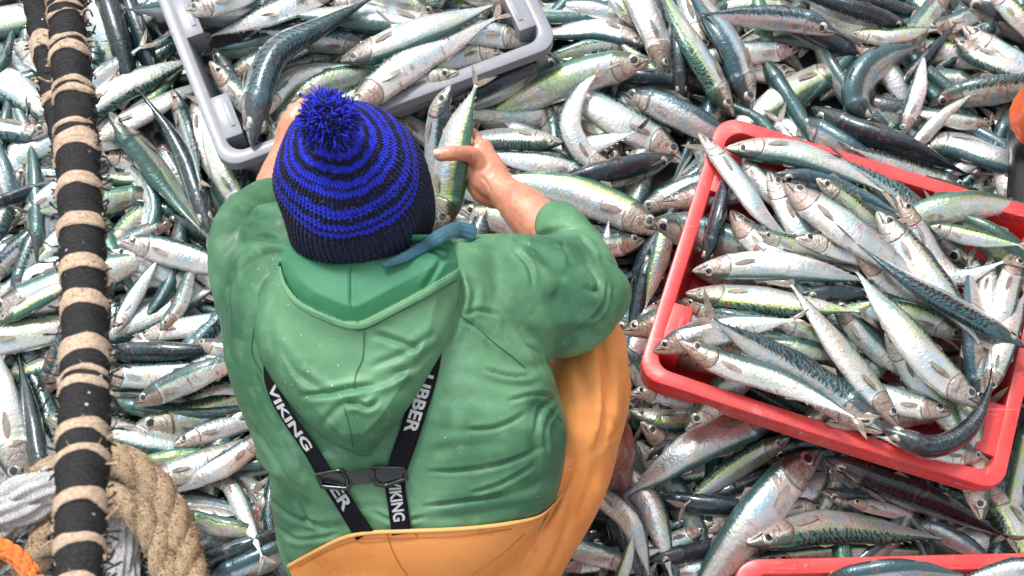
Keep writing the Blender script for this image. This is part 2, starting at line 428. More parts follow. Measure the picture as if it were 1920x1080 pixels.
def eye_mesh(W):
    """flattened ball, +Z outwards: pupil, iris ring, rim; shared by fish of like size"""
    mb = MB(); rr = W * .185
    prof = [(0, .0), (.30, -.01), (.50, -.045), (.54, -.05), (.62, -.075), (.80, -.15), (.93, -.26), (1.0, -.42), (1.02, -.75)]
    nc = 18; V = []; F = []
    V.append((0, 0, .34 * rr))
    for r_, z in prof[1:]:
        for j in range(nc):
            t = 2 * math.pi * j / nc; V.append((rr * r_ * math.cos(t), rr * r_ * math.sin(t), (.34 + z) * rr))
    m = []
    for j in range(nc): F.append((0, 1 + j, 1 + (j + 1) % nc)); m.append(1)
    for i in range(len(prof) - 2):
        for j in range(nc):
            a = 1 + i * nc + j; b = 1 + i * nc + (j + 1) % nc; F.append((a, a + nc, b + nc, b)); m.append(1 if prof[i + 1][0] < .54 else 0)
    me = bpy.data.meshes.new("eye"); me.from_pydata(V, [], F); me.materials.append(M['iris']); me.materials.append(M['pupil'])
    me.polygons.foreach_set('use_smooth', [True] * len(F)); me.polygons.foreach_set('material_index', m); me.update()
    return me
EYES = {}
FISHES = []
def add_fish(P, DV, W, color, seed, info, flat=.62, belly=0., gape=0., twist=0., fork=1., group="mackerel in the loose catch"):
    mb, eyes = fish_mesh("mackerel", P, DV, W, flat, seed, belly, gape, twist=twist, fork=fork)
    c = P[len(P) // 2].copy()
    V = np.array(mb.v) - c; mb.v = [tuple(x) for x in V]
    o = mb.build("mackerel", [M['fish'], M['fin']]); o.location = c; o.color = color; o['group'] = group; o['category'] = 'fish'
    k = round(W / .006); 
    if k not in EYES: EYES[k] = eye_mesh(k * .006)
    for q, nn, t in eyes:
        e = bpy.data.objects.new("eye", EYES[k]); COL.objects.link(e); e.parent = o
        z = Vector(nn); x = Vector(t).cross(z).normalized(); y = z.cross(x)
        e.matrix_local = Matrix.Translation(Vector(q - c)) @ Matrix((x, y, z)).transposed().to_4x4()
    FISHES.append((o, info)); return o

# ------------------------------------------------------------------ how the catch piles up: a height map in the world
HX0, HY0, HC = -1.7, -1.4, .005
HF = np.zeros((560, 680)) + .0
def hf_idx(p):
    j = np.clip(((p[..., 0] - HX0) / HC).astype(int), 0, HF.shape[1] - 1); i = np.clip(((p[..., 1] - HY0) / HC).astype(int), 0, HF.shape[0] - 1)
    return i, j
def hf_get(p): return HF[hf_idx(p)]
def smooth1(x, k):
    y = x.copy()
    for _ in range(k):
        z = np.r_[y[0], y, y[-1]]; y = .25 * z[:-2] + .5 * z[1:-1] + .25 * z[2:]
    return y
DIRS = dict(u=(0, 1), d=(0, -1), l=(-1, 0), r=(1, 0))
TONES = dict(s=(.05, .35, .15), b=(.35, .0, .1), d=(.92, .05, .15), g=(.12, .95, .1), t=(.42, .6, .1), n=(.45, .3, .95), p=(.02, .25, .75), w=(.0, .1, .02))
def drop_fish(pts, wpx, dors, roll, tone, sink=.35, q=.6, z0=.10, lift=0.0, world=None, follow=True, seed=None, ext=None, gape=0., **kw):
    """pts: px polyline snout -> tail root; world: same in metres (xy)"""
    wpx = wpx * (.875 if world is None else 1.0); k = len(FISHES); seed = k * 7 + 3 if seed is None else seed; r = np.random.default_rng(seed + 500)
    if world is None:
        A = np.array(pts, float)
        ln = np.linalg.norm(np.diff(A, axis=0), axis=1).sum(); need = 5.0 * wpx * (1.25 if abs(roll) > 55 else 1)
        if ext is None: ext = 't'
        if ln < need and ext != 'n' and len(pts) < 5:
            e = need - ln
            if ext == 't': A = np.vstack([A, A[-1] + nrm(A[-1] - A[-2]) * e])
            else: A = np.vstack([A[0] + nrm(A[0] - A[1]) * e, A])
        Cpx = catmull(A, len(U_ST), U_ST); zc = np.full(len(U_ST), z0)
        for _ in range(3):
            Wd = np.array([at_z(a[0], a[1], zz) for a, zz in zip(Cpx, zc)]); zc = np.full(len(U_ST), max(z0 - .04, hf_get(Wd).mean() + .012))
        XY = Wd[:, :2]; scale = KPX / project(Wd.mean(0))[2]; W = wpx / scale
    else:
        XY = np.array(world, float); W = wpx
    flat = .62 + .06 * r.random()
    if abs(roll) > 50: W = W / (flat + .12); 
    C = catmull(np.c_[XY, np.zeros(len(XY))], len(U_ST), U_ST) if world is not None else np.c_[XY, np.zeros(len(XY))]
    rr = R(roll + r.normal() * 5)
    dv = np.array([*DIRS[dors], 0])
    half_v = .5 * W * np.interp(U_ST, *PW) * flat; half_h = .5 * W * np.interp(U_ST, *PH)
    up = np.sqrt((half_v * math.cos(rr)) ** 2 + (half_h * math.sin(rr)) ** 2); acr = np.sqrt((half_h * math.cos(rr)) ** 2 + (half_v * math.sin(rr)) ** 2)
    for it in range(3 if world is None else 1):
        C[:, 2] = 0; T = nrm(np.gradient(C, axis=0)); side = np.cross([0, 0, 1.0], T)
        g = np.max([hf_get(C + side * (acr * f)[:, None]) for f in (-.6, -.3, 0, .3, .6)], axis=0)
        sup = g + up * (1 - sink)
        sl_ = np.r_[0, np.cumsum(np.linalg.norm(np.diff(C, axis=0), axis=1))]; wt = np.sqrt(np.gradient(U_ST)); pf = np.polyval(np.polyfit(U_ST, sup, 2, w=wt), U_ST); ds = np.clip(np.gradient(pf, sl_), -.28, .28)
        z = np.r_[0, np.cumsum((ds[1:] + ds[:-1]) / 2 * np.diff(sl_))]
        od = np.argsort(sup - z); dz = (sup - z)[od]; cw = np.cumsum((wt ** 2)[od]); zq = float(np.interp(q * cw[-1], cw, dz)); z = z + zq + .12 * max(0, float(dz.max() - zq))
        if world is None and it < 2:
            C = np.array([at_z(a[0], a[1], zz) for a, zz in zip(Cpx, z)])
    sg = 1.0 if (side * dv).sum(1).mean() >= 0 else -1.0
    if follow is False: z = np.full_like(z, z.mean())
    z = np.maximum(z, up * .9) + lift
    C[:, 2] = z
    T = nrm(np.gradient(C, axis=0)); side = nrm(np.cross([0, 0, 1.0], T)) * sg; upv = nrm(np.cross(T, side)); upv = upv * np.sign(upv[:, 2:3])
    DV = side * math.cos(rr) + upv * math.sin(rr)
    for f in np.linspace(-.95, .95, 9):
        q = C + side * (acr * f)[:, None]
        q = np.vstack([q, (q[1:] + q[:-1]) / 2]); hz = z + up * math.sqrt(1 - f * f); hz = np.r_[hz, (hz[1:] + hz[:-1]) / 2]
        i, j = hf_idx(q); np.maximum.at(HF, (i, j), hz)
    t = np.array(TONES[tone]) + r.normal(size=3) * (.05, .12, .08); t = np.clip(t, 0, 1)
    scr = project(C)
    info = dict(px=scr[:, :2], tone=tone, roll=roll, bend=float(np.linalg.norm(np.diff(C, axis=0), axis=1).sum() / (np.linalg.norm(C[-1] - C[0]) + 1e-6)), W=W)
    return add_fish(C, DV, W, (*t, r.random()), seed, info, flat=flat, belly=.12 * r.random(), gape=gape, twist=r.normal() * .45, fork=.65 + .5 * r.random(), **kw)

# ------------------------------------------------------------------ crates
M['red'] = None
def crate_mat(name, base, dark, rough=.38):
    N = NT(name); o = N.obj(); n = N.noise(o, 9, 4, .6); n2 = N.noise(o, 90, 3, .7); sc = N.noise(N.vec(N.mul(N.n("ShaderNodeTexCoord").outputs['Generated'], 1.0), 0, 0), 5, 2)
    sp = N.n("ShaderNodeSeparateXYZ"); N.put(sp.inputs[0], o)
    scr = N.noise(N.vec(N.mul(sp.outputs[0], 12.0), N.mul(sp.outputs[1], 220.0), N.mul(sp.outputs[2], 40.0)), 1.0, 3, .7)
    c = N.mix(N.step(n, .35, .7), base, tuple(x * .82 + .03 for x in base)); c = N.mix(N.mul(N.step(n2, .54, .68), .6), c, dark); c = N.mix(N.mul(N.step(N.noise(o, 30, 5, .75), .60, .72), .35), c, tuple(min(1, x * .5 + .42) for x in base)); c = N.mix(N.mul(N.step(scr, .60, .72), .35), c, tuple(min(1, x * .6 + .35) for x in base))
    hole = N.attr("hole")
    return N.set(base=c, rough=N.add(rough - .1, N.mul(n2, .3)), coat=.25, coatr=.2, normal=N.bump(N.add(n2, scr), .25, .001))
M['red'] = crate_mat('red_plastic', (.74, .038, .038), (.30, .07, .06))
M['grey'] = crate_mat('grey_plastic', (.225, .24, .285), (.25, .21, .16), .5)
def rrect(hx, hy, r, k=6):
    out = []
    for cx, cy, a0 in ((hx - r, hy - r, 0), (-hx + r, hy - r, 90), (-hx + r, -hy + r, 180), (hx - r, -hy + r, 270)):
        for i in range(k + 1):
            a = R(a0 + 90 * i / k); out.append((cx + r * math.cos(a), cy + r * math.sin(a)))
    return out
def crate(name, origin, ex, L, Wd, H, mat, label, group=None, handle=True, holes=True, lugs=True, cat="crate"):
    """origin: centre at rim level; ex: unit dir of the long side"""
    root = empty(name, origin, label, cat, group)
    ex = nrm(np.array([ex[0], ex[1], 0])); ey = np.array([-ex[1], ex[0], 0]); ez = np.array([0, 0, 1.0]); o = np.array(origin)
    X = lambda p: o + ex * p[0] + ey * p[1] + ez * p[2]
    hx, hy = L / 2, Wd / 2
    # profile from the outer skirt over the rim and down inside, then back outside
    prof = [(-.030, -H, .030), (-.018, -.062, .030), (-.017, -.030, .032), (-.002, -.029, .040), (0, -.026, .038), (.0, -.0025, .038), (-.0012, -.0006, .037), (-.003, 0, .036),
            (-.020, 0, .030), (-.024, -.0012, .028), (-.026, -.006, .027), (-.028, -.03, .026), (-.040, -H + .006, .022), (-.048, -H + .004, .018)]
    K = 7; nc = 4 * (K + 1); V = []; sub = 10
    for (off, z, r) in prof:
        ring = rrect(hx + off, hy + off, max(.012, r), K)
        full = []
        for i in range(nc):
            a = np.array(ring[i]); b = np.array(ring[(i + 1) % nc]); m = sub if np.linalg.norm(b - a) > .08 else 1
            for q in range(m): full.append(a + (b - a) * q / m)
        for p in full:
            # handle dip in the two long rims' middle swells up near the corners as on fish boxes
            dz = 0
            if handle and z > -.035: dz = .007 * math.exp(-((abs(p[0]) - hx * .80) / (hx * .12)) ** 2) * (abs(p[1]) > hy * .7) + .0015 * math.sin(p[0] * 17 + p[1] * 9)
            V.append(X((p[0], p[1], z + dz)))
    n = len(full); F = ring_faces(len(prof), n, True, False)
    F.append(tuple((len(prof) - 1) * n + j for j in range(n))); F.append(tuple(range(n - 1, -1, -1)))
    make_mesh("crate_shell", V, F, mat, root, sharp=32)
    mb = MB()
    def boxat(cx, cy, cz, sx, sy, sz, bev=.003):
        
        bm = bmesh.new(); bmesh.ops.create_cube(bm, size=1)
        for v in bm.verts: v.co = Vector((cx + v.co.x * sx, cy + v.co.y * sy, cz + v.co.z * sz))
        bmesh.ops.bevel(bm, geom=bm.edges[:], offset=bev, segments=2, affect='EDGES', profile=.7)
        bm.verts.index_update(); Vs = [X(v.co) for v in bm.verts]; Fs = [[v.index for v in f.verts] for f in bm.faces]; bm.free(); return Vs, Fs
    if lugs:
        for sx in (1, -1):
            for sy in (1, -1):
                b = MB()
                b.add(*boxat(sx * (hx - .040), sy * (hy - .100), -.042, .036, .090, .084, .006))
                b.add(*boxat(sx * (hx - .046), sy * (hy - .100), .0003, .009, .050, .0035, .0015))
                b.build("stacking_lug", mat, root, sharp=40)
    if holes:
        # rows of drain holes in the long walls, as flat faces with their inner shade painted dark
        for sy in (1, -1):
            b = MB()
            for row, z in enumerate((-.055, -.070)):
                for k in range(26):
                    x = -hx * .86 + (k + .5 * row) * hx * 1.72 / 26
                    t = (z + .062) / (-H + .062); off = -.018 + (-.030 + .018) * max(0, t)
                    y0 = sy * (hy + off)
                    c = X((x, y0 + sy * .0006, z)); q = []
                    for a in range(8):
                        th = a * math.pi / 4; q.append(c + ex * .0048 * math.cos(th) + ez * .0030 * math.sin(th))
                    b.add(q, [tuple(range(8))])
                    q2 = [p - ey * sy * .0 for p in q]
            b.build("drain_holes", M['hole_shade'], root)
    return root
M['hole_shade'] = simple('painted_hole_shade', (.012, .006, .006), .7)
def hf_crate(origin, ex, L, Wd, rim, floor):
    yy, xx = np.mgrid[0:HF.shape[0], 0:HF.shape[1]]; px = xx * HC + HX0 - origin[0]; py = yy * HC + HY0 - origin[1]
    a = px * ex[0] + py * ex[1]; b = -px * ex[1] + py * ex[0]
    ins = (abs(a) < L / 2 - .03) & (abs(b) < Wd / 2 - .03); out = (abs(a) < L / 2) & (abs(b) < Wd / 2)
    HF[out] = rim; HF[ins] = floor
    return ins
def in_rect(xy, origin, ex, L, Wd):
    p = np.asarray(xy)[..., :2] - np.array(origin)[:2]; a = p @ np.array(ex)[:2]; b = p @ np.array([-ex[1], ex[0]]); return (abs(a) < L / 2) & (abs(b) < Wd / 2)
# ------------------------------------------------------------------ deck and the buried mass of the catch
M['deck'] = simple('deck_paint', (.05, .07, .065), .5, bump=.3)
me = bpy.data.meshes.new("deck"); me.from_pydata([(-6, -6, 0), (6, -6, 0), (6, 6, 0), (-6, 6, 0)], [], [(0, 1, 2, 3)]); me.materials.append(M['deck'])
tag(link_mesh("deck", me), kind='structure')
def heap(name, spots, label, zf):
    mb = MB()
    for (x, y, a, W, Lf, z, dk) in spots:
        d = np.array([math.cos(a), math.sin(a)]); q = np.array([-d[1], d[0]]); c = rng.normal() * .04
        C = catmull(np.c_[np.array([np.array([x, y]) - d * Lf / 2, np.array([x, y]) + q * c, np.array([x, y]) + d * Lf / 2]), np.full(3, z)], len(U_ST), U_ST)
        side = np.cross([0, 0, 1.0], nrm(np.gradient(C, axis=0))); rl = R(rng.uniform(-10, 95)); DV = side * math.cos(rl) * rng.choice([-1, 1]) + np.array([0, 0, 1.0]) * math.sin(rl)
        b, _ = fish_mesh("h", C, DV, W, .64, int(rng.integers(1e4)), nc=12)
        mb.add(b.v, b.f, 0, **b.a); mb.m[-len(b.f):] = b.m
    o = mb.build(name, [M['fish'], M['fin']]); o.color = (.35, .3, .4, .3)
    return tag(o, label, 'fish mass', kind='stuff')
spots = []
for gx in np.arange(-1.45, 1.5, .105):
    for gy in np.arange(-.85, 1.05, .085):
        spots.append((gx + rng.normal() * .03, gy + rng.normal() * .03, rng.uniform(0, 6.28), rng.uniform(.05, .062), rng.uniform(.28, .33), rng.uniform(.02, .058), 0))
HF[:] = .036

# crates measured off the photograph, at their own heights
Z_RED, Z_GREY, Z_RED2 = .255, .175, .20
def crate_frame(p0, p1, z, L, Wd, flip=1):
    """p0,p1: pixel ends of the long rim nearest the viewer"""
    a = at_z(*p0, z); b = at_z(*p1, z); ex = nrm(b - a); ey = np.array([-ex[1], ex[0], 0]); m = (a + b) / 2
    return m + ey * Wd / 2, ex
RL, RW = .62, .40
red_o, red_ex = crate_frame((1192, 706), (1879, 925), Z_RED, RL, RW)
RL = float(np.linalg.norm(at_z(1879, 925, Z_RED) - at_z(1192, 706, Z_RED))) ; RW = RL * .825
red_o, red_ex = crate_frame((1192, 706), (1879, 925), Z_RED, RL, RW)
a_, b_ = at_z(418, 318, Z_GREY), at_z(1050, 84, Z_GREY)
GL = float(np.linalg.norm(a_ - b_)); GW = GL * .645
grey_o, grey_ex = crate_frame((418, 318), (1050, 84), Z_GREY, GL, GW)
r2a, r2b = at_z(1375, 1050, Z_RED2), at_z(1995, 1034, Z_RED2)
ex2 = nrm(r2b - r2a); red2_o = (r2a + ex2 * RL / 2) + np.array([ex2[1], -ex2[0], 0]) * RW / 2; red2_ex = ex2
for (o_, e_, L_, W_, zz) in ((red2_o, red2_ex, RL, RW, Z_RED2 - .075), (red2_o, red2_ex, RL, RW, Z_RED2 - .045), (red_o, red_ex, RL, RW, Z_RED - .085), (grey_o, grey_ex, GL, GW, Z_GREY - .075)):
    for a_ in np.linspace(-.5, .5, 6):
        for b_ in np.linspace(-.5, .5, 5):
            c_ = o_[:2] + e_[:2] * a_ * (L_ - .32) + np.array([-e_[1], e_[0]]) * b_ * (W_ - .16)
            spots.append((c_[0], c_[1], math.atan2(e_[1], e_[0]) + rng.normal() * .18 + (math.pi if rng.random() < .5 else 0), .052, .25, zz + rng.normal() * .006, 0))
for gx in np.arange(-2.1, 2.15, .15):
    for gy in np.arange(-1.2, 1.75, .12):
        if abs(gx) < 1.42 and -.85 < gy < 1.0: continue
        spots.append((gx + rng.normal() * .03, gy + rng.normal() * .03, rng.uniform(0, 6.28), rng.uniform(.05, .062), rng.uniform(.28, .33), rng.uniform(.03, .07), 0))
heap("fish_heap", spots, "mass of buried mackerel filling the dark gaps beneath the loose catch", 0)
def crates():
    crate("fish_crate", red_o, red_ex, RL, RW, .115, M['red'], "bright red plastic fish crate heaped with mackerel, upper one of its nested pair", "red fish crates")
    crate("fish_crate", red_o + np.array([.0, -.003, -.024]), red_ex, RL - .002, RW - .002, .118, M['red'], "red plastic crate nested directly under the heaped red crate, only its lower rim showing", "red fish crates", lugs=False)
    crate("fish_crate", red2_o, red2_ex, RL, RW, .115, M['red'], "scuffed red plastic crate cut by the photo's bottom edge, one rim visible", "red fish crates")
    crate("fish_crate", grey_o, grey_ex, GL, GW, .115, M['grey'], "worn grey plastic fish crate beyond the blue hat, filled with mackerel", handle=False, holes=False)
# ------------------------------------------------------------------ the fish, read off the photograph
# snout .. tail | body depth px | side of the back | roll (90 = seen from the back) | look | options
LOW = """
-180,60 0,45 150,5|85|d|0|s
-90,80 30,112 170,175|52|u|25|t
-130,95 10,160 160,255|80|d|5|s
15,72 80,112 200,185|60|u|0|w
200,212 150,232 60,282 -30,325|66|d|-10|s
18,326 120,335 240,345|52|u|10|n
40,422 12,350 -25,240|56|r|35|b
-40,395 80,352 180,335|32|u|80|d
35,425 90,378 190,300|48|u|0|s
-40,540 40,465 160,370|52|u|30|b
25,515 80,478 190,390|52|d|-10|s
-30,580 55,520 180,455|48|u|0|s
10,575 80,532 190,480|46|u|35|t
160,-70 185,45 225,145|54|r|20|g
175,-60 215,40 245,150|62|r|85|d
215,-50 245,25 275,110|54|r|75|d
345,-70 290,10 225,75|42|u|10|b
60,262 185,145 268,92|54|u|25|t
190,265 280,190 345,125|50|r|30|g
130,235 240,165 352,112|62|d|0|s
170,268 275,215 400,150|56|u|-5|s
180,292 240,300 340,310|48|u|0|p
300,362 230,372 120,395|56|u|30|g
190,332 250,336 340,332|34|d|20|g
200,480 262,408 350,398|54|u|30|g
310,398 365,432 430,480|48|u|80|d
205,512 265,520 370,530|42|u|0|s
205,470 290,500 400,560|50|u|0|w
388,416 430,412 520,395|34|u|0|n
325,420 280,432 200,470|34|u|20|n
-25,588 60,560 170,520|82|u|10|s
10,620 90,590 190,545|46|d|20|g
-80,662 50,634 235,600|76|u|0|s
-15,722 60,694 200,650|68|d|25|g
70,750 96,700 135,610|52|l|30|n
55,742 -10,752 -80,762|28|u|0|w
-10,870 5,795 20,745|38|l|0|s
37,768 100,790 210,795|56|u|10|n
30,765 65,820 110,890|52|l|20|t
50,915 25,850 -5,750|88|l|-5|s
110,910 78,875 60,790|50|r|60|d
130,645 250,608 342,566|72|d|0|w
255,635 330,616 460,590|48|u|-15|s
190,662 290,664 400,664|52|u|85|d
520,655 440,672 368,690|50|u|0|n
365,640 405,652 500,660|42|u|0|n
190,712 262,712 350,712|56|u|0|p
150,752 230,757 310,748|48|d|25|t
250,800 370,782 510,738|78|u|22|g
258,765 340,728 460,690|58|u|5|n
160,786 245,822 322,838|62|d|10|p
325,836 400,806 530,770|52|u|0|s
200,882 280,872 390,850|52|u|30|g
190,892 300,932 425,952|68|u|35|b
265,908 360,876 500,820|62|l|-5|p
290,990 370,1000 446,994|64|u|15|s
350,1075 420,1042 530,1005|52|u|75|d
380,1095 450,1068 550,1025|52|u|60|b
470,925 500,945 540,960|50|u|0|s
330,960 400,985 500,1000|45|u|30|g
420,150 470,118 560,75|52|u|0|n
385,38 468,72 600,92|60|u|45|b
480,0 505,-20 560,-90|45|l|0|p
560,55 572,0 590,-90|38|l|0|s
600,60 650,40 760,20|40|u|0|n
690,72 620,78 540,98|42|u|30|t
530,132 590,108 670,95|45|u|0|s
500,258 550,200 640,150|58|u|20|n
545,195 620,150 740,132|46|u|30|g
840,6 780,-12 660,-50|52|u|0|s
960,35 900,15 820,-25|50|u|10|n
930,30 860,12 760,-5|42|u|30|g
940,95 870,112 770,150|52|u|15|g
840,150 770,165 680,170|60|u|10|s
720,212 780,240 860,300|50|u|0|p
740,290 800,310 870,360|45|u|30|g
1195,88 1110,92 1000,125|48|u|30|g
1200,55 1125,18 1030,8|44|u|20|b
1215,85 1130,58 1035,62|54|d|10|s
1270,130 1245,60 1190,-60|40|r|70|d
1195,52 1165,15 1125,-50|36|r|20|g
1290,60 1255,15 1220,-50|44|r|20|n
1500,20 1400,12 1320,22|46|u|30|g
1370,92 1480,70 1622,112|50|d|25|t
1495,128 1440,128 1345,105|62|u|10|s
1500,90 1460,95 1380,100|50|u|10|p
1450,-40 1560,15 1675,95|78|r|15|t
1580,-5 1650,14 1740,45|42|u|60|d
1700,50 1660,42 1590,20|42|u|70|d
1630,100 1590,90 1520,65|42|u|80|d
1675,75 1760,98 1860,115|58|u|20|g
1790,-25 1755,10 1715,60|52|l|10|n
1730,55 1800,38 1880,-10|45|u|0|n
1805,48 1860,92 1930,135|64|u|5|w
1800,0 1880,30 1960,60|60|u|60|d
1850,-22 1895,22 1940,70|46|r|10|g
1840,160 1790,147 1720,150|46|u|20|t
1640,225 1682,178 1730,120|46|l|75|d
1600,80 1650,120 1700,190|50|r|0|n
1570,150 1640,200 1740,220|60|u|30|d
1505,190 1490,250 1480,310|52|l|0|s
1300,200 1258,172 1225,140|44|u|30|g
1185,310 1175,240 1155,180|52|l|10|n
1160,320 1128,255 1085,195|72|r|30|t
1280,305 1235,268 1180,235|78|u|0|s
1300,170 1240,150 1175,145|42|u|80|d
1065,214 975,212 870,212|40|u|0|p
958,190 900,172 800,160|50|u|25|n
1090,345 1050,290 990,250|52|r|0|n
940,335 985,308 1050,290|62|u|0|p
1080,322 1040,300 960,285|44|u|20|n
1110,345 1060,318 970,300|50|u|0|s
860,390 930,410 1010,430|60|u|25|g
1000,480 1060,450 1150,450|55|u|60|d
1210,450 1150,462 1060,460|56|u|15|n
1190,570 1205,500 1240,440|50|r|85|d
1225,470 1205,520 1190,600|42|r|80|d
1255,400 1240,470 1215,560|42|l|10|g
1240,560 1210,600 1180,680|42|l|10|s
1150,598 1180,628 1215,660|56|r|35|g
1160,640 1200,700 1230,750|50|r|40|n
1180,738 1240,738 1340,765|50|u|0|n
1180,770 1255,790 1375,772|58|d|15|g
1200,795 1248,828 1330,840|56|u|0|p
1210,870 1240,850 1300,840|50|u|70|d
1260,930 1230,960 1200,1010|60|u|80|d
1300,1000 1360,968 1440,940|82|u|0|s
1330,985 1265,1018 1210,1035|48|d|0|p
1220,1050 1300,1038 1400,1010|48|u|70|d
1230,1090 1300,1070 1400,1055|44|u|0|s
1315,935 1380,918 1470,880|50|u|75|d
1085,968 1150,968 1185,1060|54|u|75|d
1140,1000 1090,1018 1020,1070|54|u|85|d
1046,1066 1095,1055 1180,1040|48|u|0|n
1135,893 1108,932 1070,1000|34|l|20|n
1190,1075 1150,1050 1100,1035|48|u|0|n
1215,930 1250,940 1300,945|50|u|70|d
1400,1052 1550,1040 1760,1035|48|u|30|g
1440,860 1500,840 1560,830|46|u|60|d
1545,960 1490,950 1430,980|42|u|0|s
1555,870 1562,905 1540,955|34|l|0|n
1540,920 1590,935 1660,940|44|u|60|b
1590,940 1650,952 1710,968|34|u|0|p
1690,900 1760,930 1830,965|46|u|60|d
1730,990 1810,1008 1900,1030|50|u|-5|s
1820,900 1880,955 1920,1030|80|l|15|g
1935,780 1918,850 1900,940|52|l|25|g
1840,980 1840,930 1830,870|38|l|20|n
1700,985 1760,995 1840,1040|46|u|20|b
1850,325 1890,372 1930,440|46|r|10|n
1915,420 1895,370 1880,320|44|r|20|n
1835,305 1832,360 1835,430|38|l|30|g
1690,440 1780,420 1870,430|60|u|60|d
"""
MID = """
205,210 275,298 362,410|70|l|42|t
395,440 342,292 266,178|56|l|85|d
322,164 346,235 372,330|42|r|30|n
372,182 390,285 430,385|48|r|0|w
470,410 432,345 395,250|56|r|10|g
332,464 400,508 500,560|74|u|10|s
226,452 310,470 430,505|60|u|5|s
215,625 240,575 272,524|38|l|0|s
300,620 335,575 352,525|36|l|15|n
378,900 425,905 452,950 492,1045|40|r|-5|p
500,815 430,866 372,898|50|u|0|w
1220,112 1090,142 930,210|78|u|20|g
1048,113 985,138 890,188|54|u|55|d
1250,145 1222,45 1165,-60|66|r|-10|p
1278,190 1270,105 1262,10|44|r|85|d
1322,116 1298,20 1290,-90|68|r|5|s
1375,218 1330,140 1270,40|66|l|20|g
1408,212 1378,108 1320,10|72|l|25|b
1568,60 1490,38 1330,32|58|u|50|b
1600,118 1515,158 1430,212|72|d|5|t
1788,70 1840,112 1925,150|54|d|5|p
1742,197 1800,180 1920,170|64|u|45|n
1862,230 1820,230 1740,215|38|u|10|n
1160,322 1098,300 1066,240 1085,180 1126,132|52|l|-5|w
1162,172 1262,207 1390,275|64|u|20|b
1055,268 968,262 870,262|52|d|5|t
1262,303 1180,328 1080,352|54|u|60|d
1197,398 1262,366 1360,330|56|u|10|s
1245,432 1160,396 1060,362 965,342|80|u|12|g
1120,560 1130,480 1138,432|34|l|0|n
1712,282 1780,270 1860,296|68|d|10|s
1600,45 1668,70 1738,56|38|u|10|g
1627,236 1604,185 1622,138 1662,110 1722,88|68|u|60|b
1690,255 1718,180 1730,118|38|l|-10|p
1700,290 1760,222 1822,178|34|u|0|p
1760,335 1800,312 1838,300|28|u|0|p
1493,222 1560,265 1620,302 1710,322|52|u|55|b
1820,352 1750,335 1650,298|54|u|15|n
1690,352 1790,370 1858,372|46|u|45|d
1522,200 1600,242 1690,272 1815,328|58|u|80|d
1125,860 1205,925 1235,990 1255,1066|62|r|0|s
1090,900 1175,968 1200,1020 1216,1075|52|r|0|s
1470,775 1375,808 1300,842 1236,886|78|d|0|p
1480,820 1400,862 1345,900 1308,928|54|u|25|g
1150,1120 1176,1050 1187,1000|28|l|10|g
1540,842 1470,905 1405,985 1352,1055|94|l|8|s
1400,1018 1550,990 1680,1000 1765,1012|78|d|12|t
1545,858 1640,900 1745,940 1885,1012|66|u|75|d
"""
GREY = """
640,-20 600,-10 520,20|60|u|0|n
860,60 700,36 528,35|72|d|5|t
1000,75 900,56 780,45|62|u|10|s
485,228 550,148 665,122|52|u|0|s
650,212 762,125 880,62|76|u|0|p
345,22 410,8 530,-45|58|u|10|s
474,278 485,170 520,95 606,48|76|r|62|b
640,122 765,80 910,20|68|d|5|s
980,25 930,0 860,-30|55|u|20|n
"""
RED = """
1320,500 1342,420 1362,330|44|r|80|d
1380,285 1430,345 1490,410|44|r|10|s
1370,395 1405,440 1460,480|64|r|0|n
1440,322 1475,385 1520,450|64|r|0|w
1450,328 1550,352 1690,408|48|u|60|b
1530,335 1610,400 1680,470|50|r|20|g
1420,440 1500,465 1580,492|40|u|30|g
1490,448 1560,462 1660,490|58|u|0|s
1600,470 1650,512 1700,560|62|r|0|n
1280,560 1340,590 1420,600|42|u|30|n
1320,585 1400,598 1490,590|38|u|40|b
1500,552 1580,556 1680,565|40|u|60|d
1450,598 1510,622 1600,650|44|u|25|g
1330,650 1440,648 1580,672|58|u|20|t
1225,658 1330,625 1450,606|62|u|10|p
1560,560 1620,630 1700,700|54|r|10|n
1660,620 1710,690 1760,760|64|r|20|g
1810,636 1700,590 1540,578|56|u|20|g
1825,465 1832,530 1835,620|48|r|10|s
1860,480 1852,560 1850,660|44|r|20|s
1915,470 1890,540 1870,620 1845,700|52|r|-5|p
1838,770 1832,700 1822,600|64|l|10|b
1850,740 1885,640 1920,550|46|r|-5|p
1740,430 1820,452 1890,470|38|u|20|g
1785,775 1720,762 1630,735|62|u|0|p
1850,858 1790,850 1700,830|48|u|10|n
1655,812 1550,735 1430,660|88|u|28|b
1297,512 1400,503 1520,508 1630,528|62|d|-5|s
1285,550 1400,562 1500,575 1610,590|62|d|8|g
1655,805 1745,838 1815,805 1852,735 1858,690|58|d|85|d
1470,345 1530,392 1620,455|76|r|-5|p
1645,395 1690,460 1770,560|72|r|10|s
1685,362 1722,425 1762,490 1805,516 1885,487|54|r|0|p
1310,250 1370,322 1425,395 1500,455|48|r|-20|w
1267,656 1350,692 1450,722 1530,762 1590,800|62|u|-10|n
1685,803 1622,720 1552,628 1485,530|62|r|-15|p
1833,768 1752,700 1682,612 1608,500|76|r|0|s
1925,650 1800,582 1700,525 1600,452|68|d|45|b
"""
RED2 = """
1540,1090 1680,1070 1800,1078|48|u|60|b
1980,1062 1900,1068 1800,1095|48|u|10|s
"""
def parse(txt):
    for ln in txt.strip().splitlines():
        f = ln.split('|'); pts = [tuple(map(float, p.split(','))) for p in f[0].split()]
        yield pts, float(f[1]), f[2], float(f[3]), f[4]
def put_all(txt, **kw):
    for pts, wp, dd, rl, tn in parse(txt): drop_fish(pts, wp, dd, rl, tn, **kw)

